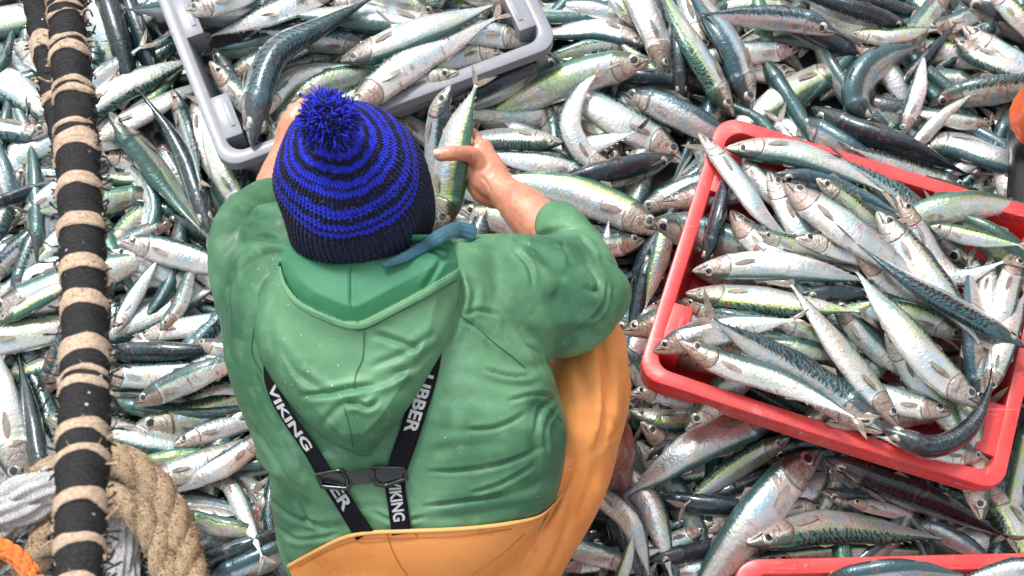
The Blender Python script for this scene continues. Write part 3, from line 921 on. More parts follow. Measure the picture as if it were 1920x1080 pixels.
# fillers: individual fish of the lower layer, seen in the gaps
cells = [(gx, gy) for gx in np.arange(-40, 1961, 235) for gy in np.arange(-20, 1101, 150)]
rng.shuffle(cells)
for gx, gy in cells:
    gx += rng.normal() * 35; gy += rng.normal() * 28
    if 470 < gx < 1010 and 480 < gy < 1010: continue
    p = at_z(gx, gy, .06)
    if in_rect(p, red_o, red_ex, RL - .12, RW - .1) or in_rect(p, grey_o, grey_ex, GL - .15, GW - .12): continue
    a = rng.uniform(0, math.pi * 2); Lf = rng.uniform(.27, .33) / 2; d = np.array([math.cos(a), math.sin(a)]); q = np.array([-d[1], d[0]]); bd = rng.normal() * .02
    drop_fish(None, rng.uniform(.048, .06), rng.choice(list('udlr')), rng.choice([0, 10, 25, 60, 80]), rng.choice(list('sssbgtnpw')), world=[p[:2] - d * Lf, p[:2] + q * bd, p[:2] + d * Lf], sink=.5)
put_all(LOW, sink=.5)
put_all(MID, sink=.3, q=.68)
crates()
hf_crate(grey_o, grey_ex, GL, GW, Z_GREY + .002, Z_GREY - .06)
put_all("""
420,150 480,120 580,80|54|u|10|n
400,90 430,150 470,230|50|r|40|d
395,120 470,200 520,260|50|u|10|n
500,262 560,205 650,160|62|u|20|n
545,195 620,150 740,132|48|u|30|g
700,90 610,75 500,60|56|u|45|b
860,140 780,160 680,180|56|u|20|g
950,100 890,100 800,130|54|u|5|s
600,10 680,0 780,-30|54|u|10|s
560,40 480,20 400,20|60|u|60|b
820,30 760,5 680,-20|50|u|20|g
""", sink=.5, group="mackerel in the grey crate")
put_all(GREY, z0=Z_GREY, q=.72, group="mackerel in the grey crate")
ins = hf_crate(red_o, red_ex, RL, RW, Z_RED + .003, Z_RED - .040)
for k in range(18):
    ax = (k % 6 - 2.5) * .09; ay = (k // 6 - 1) * .15 + rng.normal() * .03; ang = rng.uniform(-.9, .9) + (1.57 if k % 2 else 0)
    c0 = red_o[:2] + red_ex[:2] * ax + np.array([-red_ex[1], red_ex[0]]) * ay; d = np.array([math.cos(ang), math.sin(ang)]) * .14
    drop_fish(None, .054, 'u', rng.choice([0, 20, 60]), rng.choice(list('sgnpt')), world=[c0 - d, c0 + .01, c0 + d], sink=.6, group="mackerel in the upper red crate")
put_all(RED, z0=Z_RED, q=.74, sink=.42, group="mackerel in the upper red crate")
drop_fish([(1360, 280), (1480, 288), (1580, 318), (1662, 354)], 62, 'd', 12, 's', q=.85, z0=Z_RED + .03, group="mackerel in the upper red crate")
hf_crate(red2_o, red2_ex, RL, RW, Z_RED2 + .002, Z_RED2 - .07)
put_all(RED2, z0=Z_RED2, group="mackerel in the bottom red crate")
# ================================================================== the fisherman
def fabric(name, base, dark, rough, wear, coat=.15, metal=0.0, fleck=True, wet_shade_col=None):
    N = NT(name); o = N.obj(); n = N.noise(o, 5, 4, .6); n2 = N.noise(o, 38, 4, .65); n3 = N.noise(o, 420, 2, .6)
    c = N.mix(N.step(n, .38, .66), base, dark); c = N.mix(N.mul(N.step(n2, .5, .75), .4), c, wear)
    stain = N.mul(N.step(N.noise(o, 11, 4, .7), .60, .70), .35); c = N.mix(stain, c, tuple(x * .55 for x in dark))
    if wet_shade_col:
        wt_ = N.step(N.attr('wet_tone'), .25, .8); c = N.mix(N.mul(wt_, .62), c, wet_shade_col); fa = N.mul(N.step(N.attr('fade'), .3, .8), N.step(n2, .42, .58)); c = N.mix(N.mul(fa, .22), c, (.22, .42, .36))  # darker colour for wet cloth, with the shading of those areas painted in
    if fleck:
        f = N.mul(N.step(N.voro(o, 95), .10, .05), N.step(N.noise(o, 9, 2), .56, .64)); c = N.mix(f, c, (.75, .78, .72))
    sp = N.n('ShaderNodeSeparateXYZ'); N.put(sp.inputs[0], o); wq = N.noise(N.vec(N.mul(sp.outputs[0], .35), sp.outputs[1], N.mul(sp.outputs[2], 1.0)), 34, 3, .55, 1.2); wd_ = N.math('ABSOLUTE', N.sub(wq, .5))
    b = N.bump(n3, .12, .0006); b = N.bump(wd_, .10, .006, b); b = N.bump(n2, .12, .003, b)
    rg_ = N.add(rough - .1, N.mul(n2, .22))
    if wet_shade_col: rg_ = N.sub(rg_, N.mul(wt_, .16))
    return N.set(base=c, rough=rg_, coat=coat, coatr=.25, normal=b)
M['jacket'] = fabric('green_oilskin', (.125, .30, .155), (.048, .165, .078), .54, (.20, .37, .20), coat=.06, wet_shade_col=(.018, .105, .052))
M['lining'] = fabric('green_lining', (.055, .24, .13), (.04, .20, .105), .68, (.08, .28, .16), coat=0.0, fleck=False)
M['orange'] = fabric('orange_oilskin', (.88, .335, .085), (.74, .25, .055), .56, (.85, .42, .14), coat=.06)
M['seam'] = simple('seam_thread', (.03, .15, .08), .6)
M['oseam'] = simple('orange_seam', (.50, .17, .03), .6)
M['webbing'] = simple('black_webbing', (.007, .008, .012), .75, bump=.5, scale=200, spec=.15)
M['buckle'] = simple('black_buckle', (.008, .008, .010), .22, coat=.5)
M['print'] = simple('white_print', (.55, .56, .56), .5)
M['boot'] = fabric('brown_boot', (.26, .095, .06), (.16, .05, .035), .4, (.34, .15, .10))
M['blackrubber'] = fabric('black_rubber', (.012, .013, .015), (.006, .006, .008), .3, (.03, .03, .035))
M['scarf'] = simple('teal_knit', (.07, .20, .27), .9, bump=.8, scale=150, bdist=.002)
def skin_mat():
    N = NT('skin'); o = N.obj(); n = N.noise(o, 25, 4, .6); n2 = N.noise(o, 160, 3, .6); n3 = N.noise(o, 600, 2)
    c = N.mix(N.step(n, .35, .65), (.52, .20, .12), (.62, .29, .185)); c = N.mix(N.mul(N.step(n2, .55, .75), .5), c, (.55, .17, .10))
    wet_tone = N.mul(N.step(N.voro(o, 120), .10, .04), N.step(N.noise(o, 14, 2), .58, .66)); c = N.mix(wet_tone, c, (.9, .9, .9))
    return N.set(base=c, rough=.42, sss=.12, coat=.3, coatr=.2, normal=N.bump(N.add(n2, n3), .35, .0012))
M['skin'] = skin_mat()
M['nail'] = simple('nail', (.80, .50, .42), .3, coat=.4)
M['hair'] = simple('grey_hair', (.33, .31, .30), .5, var=.7, scale=300)

man = empty("person", tuple(at_z(800, 900, .08)), "crouching fisherman in green oilskin jacket, orange trousers and striped blue bobble hat", "person")

# --- torso and sleeves, one continuous garment
mb = MB()
def body_row(y, l, r, d, t): return ((l + r) / 2, y, d, (r - l) / 2, t)
limb(mb, [body_row(1062, 560, 860, 2.19, .115), body_row(1010, 518, 915, 2.15, .125), body_row(950, 500, 975, 2.115, .14), body_row(890, 490, 1035, 2.09, .15), body_row(830, 482, 1060, 2.07, .15),
          body_row(770, 474, 1046, 2.055, .15), body_row(700, 452, 1010, 2.045, .15), body_row(630, 425, 985, 2.04, .15), body_row(560, 415, 965, 2.045, .145), body_row(518, 418, 950, 2.055, .115), body_row(495, 445, 925, 2.062, .085), body_row(478, 540, 860, 2.07, .035)], n=34, nc=40, power=2.35)
# right upper arm, elbow and fore sleeve
limb(mb, [(900, 540, 2.04, 100, .085), (980, 555, 2.06, 108, .085), (1055, 572, 2.10, 100, .085), (1098, 560, 2.14, 72, .075)], n=18, nc=28)
limb(mb, [(1106, 585, 2.15, 55, .065), (1100, 530, 2.17, 66, .066), (1082, 488, 2.20, 62, .060), (1062, 448, 2.24, 52, .052), (1050, 428, 2.26, 46, .046)], n=18, nc=28)
limb(mb, [(900, 500, 2.06, 60, .07), (985, 505, 2.08, 66, .07), (1060, 510, 2.14, 62, .06)], n=12, nc=24)
# right flank bulging over the thigh
limb(mb, [(985, 700, 2.05, 40, .07), (1000, 780, 2.06, 62, .08), (1008, 840, 2.08, 50, .07), (985, 885, 2.10, 38, .05)], n=14, nc=24)
# left sleeve
limb(mb, [(500, 560, 2.05, 95, .08), (470, 500, 2.09, 74, .075), (462, 440, 2.15, 56, .065), (492, 395, 2.22, 48, .055), (515, 378, 2.26, 36, .048)], n=18, nc=28)
JV, JF = fuse(mb, .0034, 12)
# hem: nothing; folds pressed into the side that faces up
folds = [
 (-.013, 11, [(528, 455), (480, 442), (440, 462), (412, 500)]), (-.011, 8, [(545, 478), (500, 474), (462, 500), (440, 540)]), (-.008, 8, [(510, 408), (460, 412), (425, 440)]),
 (-.009, 9, [(512, 510), (490, 545), (482, 600), (486, 670)]), (-.008, 9, [(440, 500), (420, 560), (425, 640), (450, 700)]), (-.007, 8, [(530, 430), (495, 425), (455, 432)]),
 (-.010, 8, [(858, 505), (862, 560), (850, 610), (832, 660)]), (-.006, 7, [(868, 520), (890, 545), (880, 590)]),
 (-.012, 10, [(925, 415), (965, 448), (1010, 468), (1055, 500)]), (-.010, 9, [(1000, 448), (1045, 428), (1092, 425)]), (-.010, 8, [(1050, 455), (1066, 475), (1072, 500)]),
 (-.014, 9, [(1095, 488), (1112, 510), (1124, 535), (1112, 548), (1088, 538)]), (-.020, 26, [(1035, 545), (1068, 572), (1095, 600)]), (-.014, 18, [(1020, 640), (1060, 628), (1110, 610)]),
 (.010, 14, [(1075, 500), (1105, 540), (1130, 590)]), (-.010, 12, [(1000, 450), (1030, 500), (1060, 530)]), (-.009, 12, [(1120, 480), (1148, 520), (1155, 560)]),
 (-.012, 12, [(1040, 680), (990, 690), (940, 672), (905, 640)]), (-.013, 12, [(1050, 735), (1012, 765), (1000, 820), (1012, 870)]), (-.010, 10, [(860, 690), (920, 716), (985, 722), (1030, 712)]),
 (-.009, 10, [(800, 800), (880, 808), (950, 795), (1010, 760)]), (-.012, 11, [(790, 890), (870, 882), (960, 862), (1045, 815)]), (-.012, 10, [(780, 952), (880, 938), (980, 918), (1048, 872)]),
 (-.008, 9, [(770, 975), (880, 965), (990, 945)]), (-.013, 12, [(478, 800), (515, 855), (545, 915), (605, 952)]), (-.012, 10, [(500, 925), (548, 968), (620, 985), (700, 975)]),
 (-.010, 10, [(520, 1000), (580, 995), (650, 990)]), (-.008, 12, [(560, 860), (590, 900), (640, 925)]), (-.009, 10, [(800, 850), (860, 835), (940, 830)]), (.008, 16, [(870, 760), (930, 770), (990, 745)]),
 (-.008, 12, [(470, 720), (500, 770), (530, 830)]), (-.006, 10, [(600, 960), (700, 950), (770, 960)]), (-.010, 12, [(1030, 790), (1045, 830), (1030, 880)]), (-.007, 12, [(820, 700), (850, 760), (840, 820)]),
 (-.006, 16, [(900, 480), (930, 530), (920, 600)]), (-.008, 14, [(960, 600), (1000, 640), (1020, 690)]), (-.007, 7, [(940, 440), (985, 440), (1020, 452)]),
]
def press(V, F, fl, rumple=.0025, rs=14, seed=1):
    N_ = vnormals(V, F)
    if (N_ * (V - V.mean(0))).sum() < 0: N_ = -N_
    p = project(V); f = np.clip((N_ * nrm(cam_pos - V)).sum(1) * 3, 0, 1)
    h = fold_disp(p[:, :2], fl) * f
    h = h + rumple * (vnoise(V, rs, seed) + .5 * vnoise(V, rs * 2.3, seed + 1)) 
    a = vnoise(V * np.array([1, 1, 1.0]), rs * .6, seed + 5); h += rumple * 1.2 * (1 - abs(a) * 2) 
    return V + N_ * h[:, None]
folds = [(a_ * (.38 if np.mean([q_[1] for q_ in l_]) > 680 else (.6 if l_[0][0] > 920 else .9)), w_ * 1.15, l_) for a_, w_, l_ in folds]
sharp = [(-.0085, 5.0, p) for p in ([(528, 455), (485, 446), (448, 462)], [(545, 478), (505, 476), (470, 496)], [(512, 512), (492, 545), (486, 600)], [(1095, 492), (1112, 512), (1122, 535), (1110, 546), (1092, 538)], [(925, 418), (965, 448), (1008, 464)], [(1004, 447), (1045, 430), (1085, 426)],
    [(1050, 458), (1062, 475), (1068, 495)], [(1045, 742), (1014, 768), (1004, 815)], [(862, 512), (866, 555), (858, 590)], [(800, 884), (880, 880), (950, 866), (1020, 836)], [(790, 950), (880, 938), (970, 922)], [(500, 930), (545, 966), (610, 984)], [(482, 806), (515, 858), (535, 900)],
    [(905, 690), (950, 704), (1000, 704)], [(870, 805), (930, 800), (985, 775)], [(1030, 690), (1012, 660), (985, 645)], [(866, 590), (900, 582), (940, 590)], [(864, 600), (895, 612), (925, 640)], [(1040, 745), (1000, 740), (950, 752)], [(1046, 760), (1020, 800), (1024, 850)], [(440, 500), (428, 540), (430, 590)], [(470, 470), (445, 500), (436, 530)], [(960, 470), (990, 500), (1000, 540)], [(1085, 440), (1110, 470), (1120, 500)], [(1110, 600), (1130, 570), (1138, 530)], [(880, 925), (940, 905), (1000, 870)], [(700, 960), (740, 975), (800, 968)], [(560, 940), (580, 975), (620, 995)], [(480, 700), (498, 745), (520, 790)], [(410, 590), (420, 640), (440, 690)], [(520, 985), (560, 1010), (640, 1000)])]
JV = press(JV, JF, folds + sharp, .0013, 9)
_p = project(JV); _m = (_p[:, 0] > 840) & (_p[:, 0] < 870); (lambda *a: 0)('JTOP', _p[_m][:, 1].min(), _p[_m][_p[_m][:, 1].argmin()])
_pp = project(JV)[:, :2]
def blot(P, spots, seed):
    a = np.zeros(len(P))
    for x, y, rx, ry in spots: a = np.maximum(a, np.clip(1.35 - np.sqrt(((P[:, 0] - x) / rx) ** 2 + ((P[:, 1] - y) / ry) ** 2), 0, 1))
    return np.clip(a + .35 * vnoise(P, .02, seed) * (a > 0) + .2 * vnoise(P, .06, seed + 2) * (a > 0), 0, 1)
wet_shade_mask = blot(_pp, [(1075, 590, 80, 70), (1040, 470, 60, 50), (1000, 860, 90, 60), (900, 950, 140, 40), (520, 960, 60, 60), (470, 420, 70, 40), (430, 560, 30, 90), (1030, 760, 40, 60)], 3)  # wet stains and painted shade on the sleeves, left flank and lower right
fadem = blot(_pp, [(870, 680, 60, 60), (880, 760, 70, 30), (640, 850, 90, 22), (760, 940, 90, 18), (540, 820, 30, 60)], 5)
jacket = make_mesh("jacket", JV, JF, M['jacket'], man, attrs=dict(wet_tone=wet_shade_mask, fade=fadem))
BV = [BVHTree.FromPolygons([Vector(v) for v in JV], JF)]
def cast(px, py, trees=None):
    d = Vector(nrm(ray(px, py))); best = None
    for t in (trees or BV):
        h = t.ray_cast(Vector(cam_pos), d, 10)
        if h[0] is not None and (best is None or h[3] < best[3]): best = h
    if best is None: return None
    n = np.array(best[1]); 
    if n @ np.array(d) > 0: n = -n
    return np.array(best[0]), n
def on(px, py, lift=.003, trees=None, dflt=2.0):
    h = cast(px, py, trees)
    if h is None: return at_d(px, py, dflt)
    return h[0] - nrm(ray(px, py)) * lift
# --- hood lying on the shoulders
rowsL = np.array([(440, 560), (455, 536), (490, 522), (520, 505), (560, 485), (620, 476), (672, 487), (710, 508), (745, 533), (780, 562), (815, 600), (840, 638), (850, 660), (856, 680)], float)
rowsR = np.array([(440, 835), (455, 852), (490, 860), (520, 862), (560, 860), (620, 846), (663, 828), (710, 801), (753, 774), (787, 750), (818, 720), (842, 700), (856, 688)], float)
Vn = [(519, 470), (528, 520), (556, 560), (600, 585), (645, 603), (672, 605), (690, 598), (740, 572), (800, 540), (862, 503), (866, 480)]
NY, NX = 208, 180
ys = np.linspace(440, 856, NY); gx = np.zeros((NY, NX)); gy = np.repeat(ys[:, None], NX, 1)
lx = np.interp(ys, rowsL[:, 0], rowsL[:, 1]); rx = np.interp(ys, rowsR[:, 0], rowsR[:, 1]); lx = smooth1(lx, 6); rx = smooth1(rx, 6)
gx = lx[:, None] + (rx - lx)[:, None] * np.linspace(0, 1, NX)[None]
dist, _, sd_ = poly_dist(np.c_[gx.ravel(), gy.ravel()], Vn); sd_ = sd_.reshape(NY, NX); dist = dist.reshape(NY, NX)
vy = np.interp(gx, [v[0] for v in Vn[:10]], [v[1] for v in Vn[:10]])
inside = gy < vy
edge = np.minimum(np.minimum(gx - lx[:, None], rx[:, None] - gx), 856 - gy); edge = np.maximum(edge, 0)
# base surface: smoothed jacket depth
base = np.zeros((NY, NX))
for i in range(0, NY):
    for j in range(0, NX):
        h = cast(gx[i, j], gy[i, j]); base[i, j] = np.nan if h is None else (h[0] - cam_pos) @ CF
base = np.where(np.isnan(base), np.nanmean(base), base)
for _ in range(20):
    p = np.pad(base, 1, mode='edge'); base = np.minimum(base, .2 * (p[1:-1, 1:-1] + p[:-2, 1:-1] + p[2:, 1:-1] + p[1:-1, :-2] + p[1:-1, 2:])) if _ < 4 else .2 * (p[1:-1, 1:-1] + p[:-2, 1:-1] + p[2:, 1:-1] + p[1:-1, :-2] + p[1:-1, 2:])
prof = .034 * np.clip(edge / 42, 0, 1) ** .5
prof += .016 * np.exp(-((gy - 770) / 60) ** 2 - ((gx - 680) / 100) ** 2)
outer = prof + .006 + .012 * np.exp(-(dist / 26) ** 2)
inner = .014 * np.clip(edge / 30, 0, 1) ** .5 - .012 * np.clip(1 - dist / 30, 0, 1) + .006
hh_ = np.where(inside, np.minimum(inner, outer - .022 * np.clip(dist / 3, 0, 1)), outer)
hfolds = [(-.012, 8, [(560, 742), (610, 738), (660, 728), (705, 722)]), (-.012, 7, [(648, 752), (672, 758), (690, 762), (712, 750)]), (-.007, 9, [(600, 800), (640, 760), (690, 745)]), (.007, 10, [(700, 735), (740, 720), (770, 700)]),
          (-.009, 8, [(700, 625), (745, 640), (785, 655)]), (-.006, 9, [(690, 690), (760, 660), (820, 620)]), (-.007, 10, [(520, 640), (560, 700), (620, 740)]), (-.008, 10, [(560, 790), (610, 828), (668, 842)]), (-.008, 9, [(690, 845), (740, 812), (775, 770)]),
          (-.006, 12, [(505, 600), (515, 660), (545, 715)]), (-.006, 9, [(730, 700), (770, 690), (815, 650)]), (-.008, 7, [(838, 470), (815, 510), (792, 545)]), (-.003, 4, [(655, 500), (657, 545), (657, 578)])]
hh_ = hh_ * np.clip((gy - 448) / 40, .12, 1)
hh_ = hh_ + fold_disp(np.c_[gx.ravel(), gy.ravel()], hfolds).reshape(NY, NX) * np.clip(edge / 20, 0, 1)
HVt = []
for i in range(NY):
    for j in range(NX):
        HVt.append(at_d(gx[i, j], gy[i, j], base[i, j] - hh_[i, j] + (.012 if edge[i, j] < .5 else 0)))
HFc = []; HM = []
for i in range(NY - 1):
    for j in range(NX - 1):
        a = i * NX + j; HFc.append((a, a + NX, a + NX + 1, a + 1)); HM.append(1 if (inside[i, j] and inside[i + 1, j + 1]) else 0)
HVt = np.array(HVt); HVt = HVt + (vnoise(HVt, 16, 3) * .0018)[:, None] * -CF
hood = make_mesh("hood", HVt, HFc, [M['jacket'], M['lining']], man, midx=HM)
BV.append(BVHTree.FromPolygons([Vector(v) for v in HVt], HFc))
def ribbon(mb, pts, widths, lift, n=60, nw=5, thick=.0016, trees=None, m=0, smooth=10):
    C = catmull(np.array(pts, float), n); wd = np.interp(np.linspace(0, 1, n), np.linspace(0, 1, len(widths)), widths)
    T = nrm(np.gradient(C, axis=0)); Q = np.c_[-T[:, 1], T[:, 0]]
    rows = []
    if callable(trees): dd = np.array([[trees(*(C[i] + Q[i] * wd[i] * (j / (nw - 1) - .5))) - lift for j in range(nw)] for i in range(n)])
    else:
        lf = np.interp(np.linspace(0, 1, n), np.linspace(0, 1, len(np.atleast_1d(lift))), np.atleast_1d(lift)) if np.ndim(lift) else np.full(n, lift)
        dd = np.array([[(on(*(C[i] + Q[i] * wd[i] * (j / (nw - 1) - .5)), lf[i], trees) - cam_pos) @ CF for j in range(nw)] for i in range(n)])
    for _ in range(smooth):
        p = np.pad(dd, ((1, 1), (0, 0)), mode='edge'); dd = np.minimum(dd, (p[:-2] + p[2:] + dd) / 3) if _ < 3 else (p[:-2] + p[2:] + dd) / 3
    for i in range(n):
        for j in range(nw):
            q = C[i] + Q[i] * wd[i] * (j / (nw - 1) - .5); rows.append(at_d(q[0], q[1], dd[i, j]))
    top = np.array(rows); bot = top + CF * thick
    F = ring_faces(n, nw, False, False); k = n * nw
    F2 = [tuple(reversed([a + k for a in f])) for f in F]; E = []
    for i in range(n - 1):
        for j, s in ((0, 1), (nw - 1, -1)):
            a, b = i * nw + j, (i + 1) * nw + j; E.append((a, b, b + k, a + k)[::s])
    for j in range(nw - 1):
        for i, s in ((0, -1), (n - 1, 1)):
            a, b = i * nw + j, i * nw + j + 1; E.append((a, b, b + k, a + k)[::s])
    mb.add(np.vstack([top, bot]), F + F2 + E, m)
    def surf(s, v):
        """s 0..1 along, v -.5...5 across"""
        x = s * (n - 1); i = int(min(x, n - 2)); f = x - i
        c = C[i] * (1 - f) + C[i + 1] * f; q = Q[i]; ww = wd[i] * (1 - f) + wd[i + 1] * f
        d = np.interp(v + .5, np.linspace(0, 1, nw), dd[i] * (1 - f) + dd[i + 1] * f)
        e = c + q * ww * v; return at_d(e[0], e[1], d - .0007)
    ln = np.linalg.norm(np.diff(C, axis=0), axis=1).sum()
    return surf, ln, wd
def text_on(mb, surf, ln, wd, txt, s0, s1, hgt=.62, off=0.0, m=1, flip=False, rows=None):
    cu = bpy.data.curves.new("t", 'FONT'); cu.body = txt; cu.size = 1; cu.resolution_u = 3; cu.offset = .03
    o = bpy.data.objects.new("t", cu); COL.objects.link(o); dg = bpy.context.evaluated_depsgraph_get(); dg.update()
    me = bpy.data.meshes.new_from_object(o.evaluated_get(dg)); bpy.data.objects.remove(o)
    bm = bmesh.new(); bm.from_mesh(me); bmesh.ops.triangulate(bm, faces=bm.faces)
    for _ in range(2): bmesh.ops.subdivide_edges(bm, edges=[e for e in bm.edges if e.calc_length() > .2], cuts=1); bmesh.ops.triangulate(bm, faces=bm.faces)
    bm.verts.index_update(); P = np.array([v.co for v in bm.verts]); Fs = [[v.index for v in f.verts] for f in bm.faces]; bm.free()
    x0, x1 = P[:, 0].min(), P[:, 0].max(); y0, y1 = P[:, 1].min(), P[:, 1].max()
    V = []
    for p in P:
        s = s0 + (s1 - s0) * (p[0] - x0) / (x1 - x0); v = (p[1] - y0) / (y1 - y0) - .5
        V.append(surf(s, (-v if not flip else v) * hgt + off))
    mb.add(V, Fs, m)
# --- hood rim hem and seams
sm = MB()
def thread(mb, pts, lift=.0012, r=.0006, n=60, trees=None, dash=False):
    C = catmull(np.array(pts, float), n); P = np.array([on(c[0], c[1], lift, trees) for c in C])
    V, F = tube(P, r, 5); mb.add(V, F)
thread(sm, [(657, 502), (656, 540), (657, 575)]); thread(sm, [(683, 622), (680, 670), (668, 700), (663, 728)]); thread(sm, [(645, 765), (655, 800), (662, 838)])
thread(sm, [(862, 590), (895, 615), (930, 645), (965, 672), (985, 690)]); thread(sm, [(476, 612), (472, 660), (490, 700)])
thread(sm, [(532, 533), (560, 572), (605, 594), (650, 614), (684, 618), (740, 590), (800, 560), (858, 525)], r=.0005); thread(sm, [(1005, 760), (1030, 765), (1055, 790)])
sm.build("stitching", M['seam'], jacket)
hb = MB()
OD = base - outer
def HT(x, y):
    fi = np.clip((y - 440) / (856 - 440) * (NY - 1), 0, NY - 1.001); i = int(fi); f = fi - i
    def at_row(k): return np.interp(x, gx[k], OD[k])
    return at_row(i) * (1 - f) + at_row(i + 1) * f
ribbon(hb, [(521, 500), (532, 535), (560, 570), (604, 594), (648, 610), (676, 612), (700, 604), (745, 580), (800, 551), (860, 515)], [9, 11, 11, 10, 10, 10], .0022, n=110, trees=HT, thick=.002, smooth=6)
hb.build("hood_hem", M['jacket'], hood)
BVJ = [BV[0]]
# --- bib trousers: seat, thighs and calves
mb = MB()
limb(mb, [(785, 1040, 2.15, 215, .150), (785, 1085, 2.18, 240, .17), (790, 1160, 2.24, 265, .17), (800, 1230, 2.32, 230, .14)], n=22, nc=40, power=2.3)
limb(mb, [(890, 1110, 2.24, 135, .13), (955, 1010, 2.17, 118, .13), (1045, 880, 2.22, 100, .105), (1080, 760, 2.20, 92, .10), (1104, 680, 2.22, 72, .09), (1108, 640, 2.26, 50, .07)], n=26, nc=32)
limb(mb, [(1112, 650, 2.28, 52, .07), (1128, 720, 2.33, 54, .07), (1124, 790, 2.40, 46, .06), (1112, 850, 2.47, 40, .055)], n=16, nc=24)
limb(mb, [(700, 1110, 2.32, 100, .10), (630, 960, 2.36, 75, .085), (580, 820, 2.38, 60, .08), (545, 720, 2.42, 50, .07)], n=20, nc=24)
limb(mb, [(550, 740, 2.44, 42, .06), (580, 850, 2.50, 40, .055), (600, 920, 2.56, 38, .05)], n=12, nc=20)
TV, TF = fuse(mb, .0056, 6)
tfolds = [(-.034, 10, [(1122, 640), (1136, 700), (1136, 780), (1120, 850)]), (-.008, 12, [(1060, 660), (1100, 740), (1110, 830)]), (-.012, 10, [(1140, 830), (1150, 800), (1140, 780)]), (-.022, 9, [(1030, 960), (1060, 900), (1075, 860)]), (-.022, 10, [(1000, 1000), (1030, 960), (1036, 920)]),
          (-.009, 11, [(985, 1080), (1010, 1030), (1020, 980)]), (-.007, 10, [(1070, 640), (1085, 680), (1095, 720)]), (-.008, 10, [(900, 1075), (950, 1050), (985, 1020)]), (-.006, 10, [(640, 1060), (700, 1040), (760, 1060)]), (-.007, 12, [(1080, 980), (1110, 900), (1120, 860)]), (-.007, 9, [(1020, 1080), (1050, 1020), (1070, 960)])]
TV = press(TV, TF, [(a_ * .7, w_, l_) for a_, w_, l_ in tfolds], .0010, 8, 4)
trousers = make_mesh("bib_trousers", TV, TF, M['orange'], man)
TT = [BVHTree.FromPolygons([Vector(v) for v in TV], TF)]
# waistband: a sheet of oilskin rising over the jacket hem
wb = MB(); AL = [BV[0], TT[0]]
line = [(540, 1062), (580, 1040), (640, 1010), (690, 999), (760, 996), (860, 992), (940, 984), (1004, 971), (1032, 952), (1056, 926)]
def lowsheet(mb):
    n, m = 80, 20; C = catmull(np.array(line, float), n); dd = np.zeros((n, m)); XY = np.zeros((n, m, 2))
    for i in range(n):
        for j in range(m):
            x = C[i, 0] + max(0, 790 - C[i, 0]) * .012 * j - max(0, C[i, 0] - 820) * .018 * j; y = C[i, 1] + j * 7.5; XY[i, j] = x, y; dd[i, j] = (on(x, y, 0, AL, 2.05) - cam_pos) @ CF
    top = np.minimum.accumulate(dd[:, ::-1], axis=1)[:, ::-1]
    for _ in range(14):
        p = np.pad(dd, 1, mode='edge'); q = (p[:-2, 1:-1] + p[2:, 1:-1] + p[1:-1, :-2] + p[1:-1, 2:]) / 4; dd = np.minimum(dd, q) if _ < 8 else q
    tp = np.clip((np.arange(n) / n - .76) / .20, 0, 1)[:, None] * np.clip(.35 + np.arange(m) / 3, 0, 1)[None]; dd -= .010 - .0095 * tp
    V = [at_d(XY[i, j, 0], XY[i, j, 1], dd[i, j] + (.0 if j else .0)) for i in range(n) for j in range(m)]
    V += [v + CF * .003 for v in V]; F = ring_faces(n, m, False, False); k = n * m
    F = [f[::-1] for f in F]
    F += [tuple(a + k for a in f[::-1]) for f in F]
    F += [(i * m, (i + 1) * m, (i + 1) * m + k, i * m + k) for i in range(n - 1)]
    mb.add(V, F, 0)
    rim = np.array([V[i * m] for i in range(n)]) - CF * .001; Vr, Fr = tube(rim, np.interp(np.arange(n) / n, [0, .78, 1], [.003, .003, .0006]), 8); mb.add(Vr, Fr, 1)
lowsheet(wb)
waist = wb.build("waistband", [M['orange'], fabric('orange_piping', (.85, .42, .14), (.8, .36, .1), .5, (.9, .5, .2))], trousers)
WT = [BVHTree.FromPolygons([Vector(v) for v in wb.v], wb.f), TT[0]]
ob = MB()
thread(ob, [(560, 1062), (620, 1030), (680, 1011), (760, 1008), (860, 1005), (960, 992)], trees=WT, r=.0005)
thread(ob, [(725, 1000), (735, 1030), (750, 1060), (765, 1080)], trees=WT); thread(ob, [(668, 1004), (670, 1016), (725, 1013), (778, 1009), (778, 999)], trees=WT, r=.0005)
thread(ob, [(885, 1078), (940, 1040), (985, 1000)], trees=WT)
ob.build("stitching", M['oseam'], trousers)
# --- braces
st = MB(); ALL = [BV[0], BV[1]]
sf, ln, wd = ribbon(st, [(520, 640), (506, 690), (515, 736), (540, 782), (577, 835), (610, 890), (645, 943), (684, 1004)], [24, 24, 25, 26, 28, 31, 34, 37], [.002, .003, .005, .007, .0075, .0075, .0075, .0075], n=80, trees=BVJ)
text_on(st, sf, ln, wd, "VIKING", .20, .54, .62, .06)
text_on(st, sf, ln, wd, "BER", .68, .86, .66, -.04)
st.build("brace", [M['webbing'], M['print']], trousers)
st = MB()
sf, ln, wd = ribbon(st, [(812, 630), (809, 670), (798, 718), (782, 768), (765, 820), (748, 868), (741, 905), (746, 950), (753, 1002)], [35, 37, 38, 39, 39, 38, 37, 37], [.002, .003, .004, .006, .006, .006, .006, .006], n=80, trees=BVJ)
text_on(st, sf, ln, wd, "UBBER", .19, .49, .62, .0); text_on(st, sf, ln, wd, "VIKING", .725, .935, .62, .02)
st.build("brace", [M['webbing'], M['print']], trousers)
bk = MB()
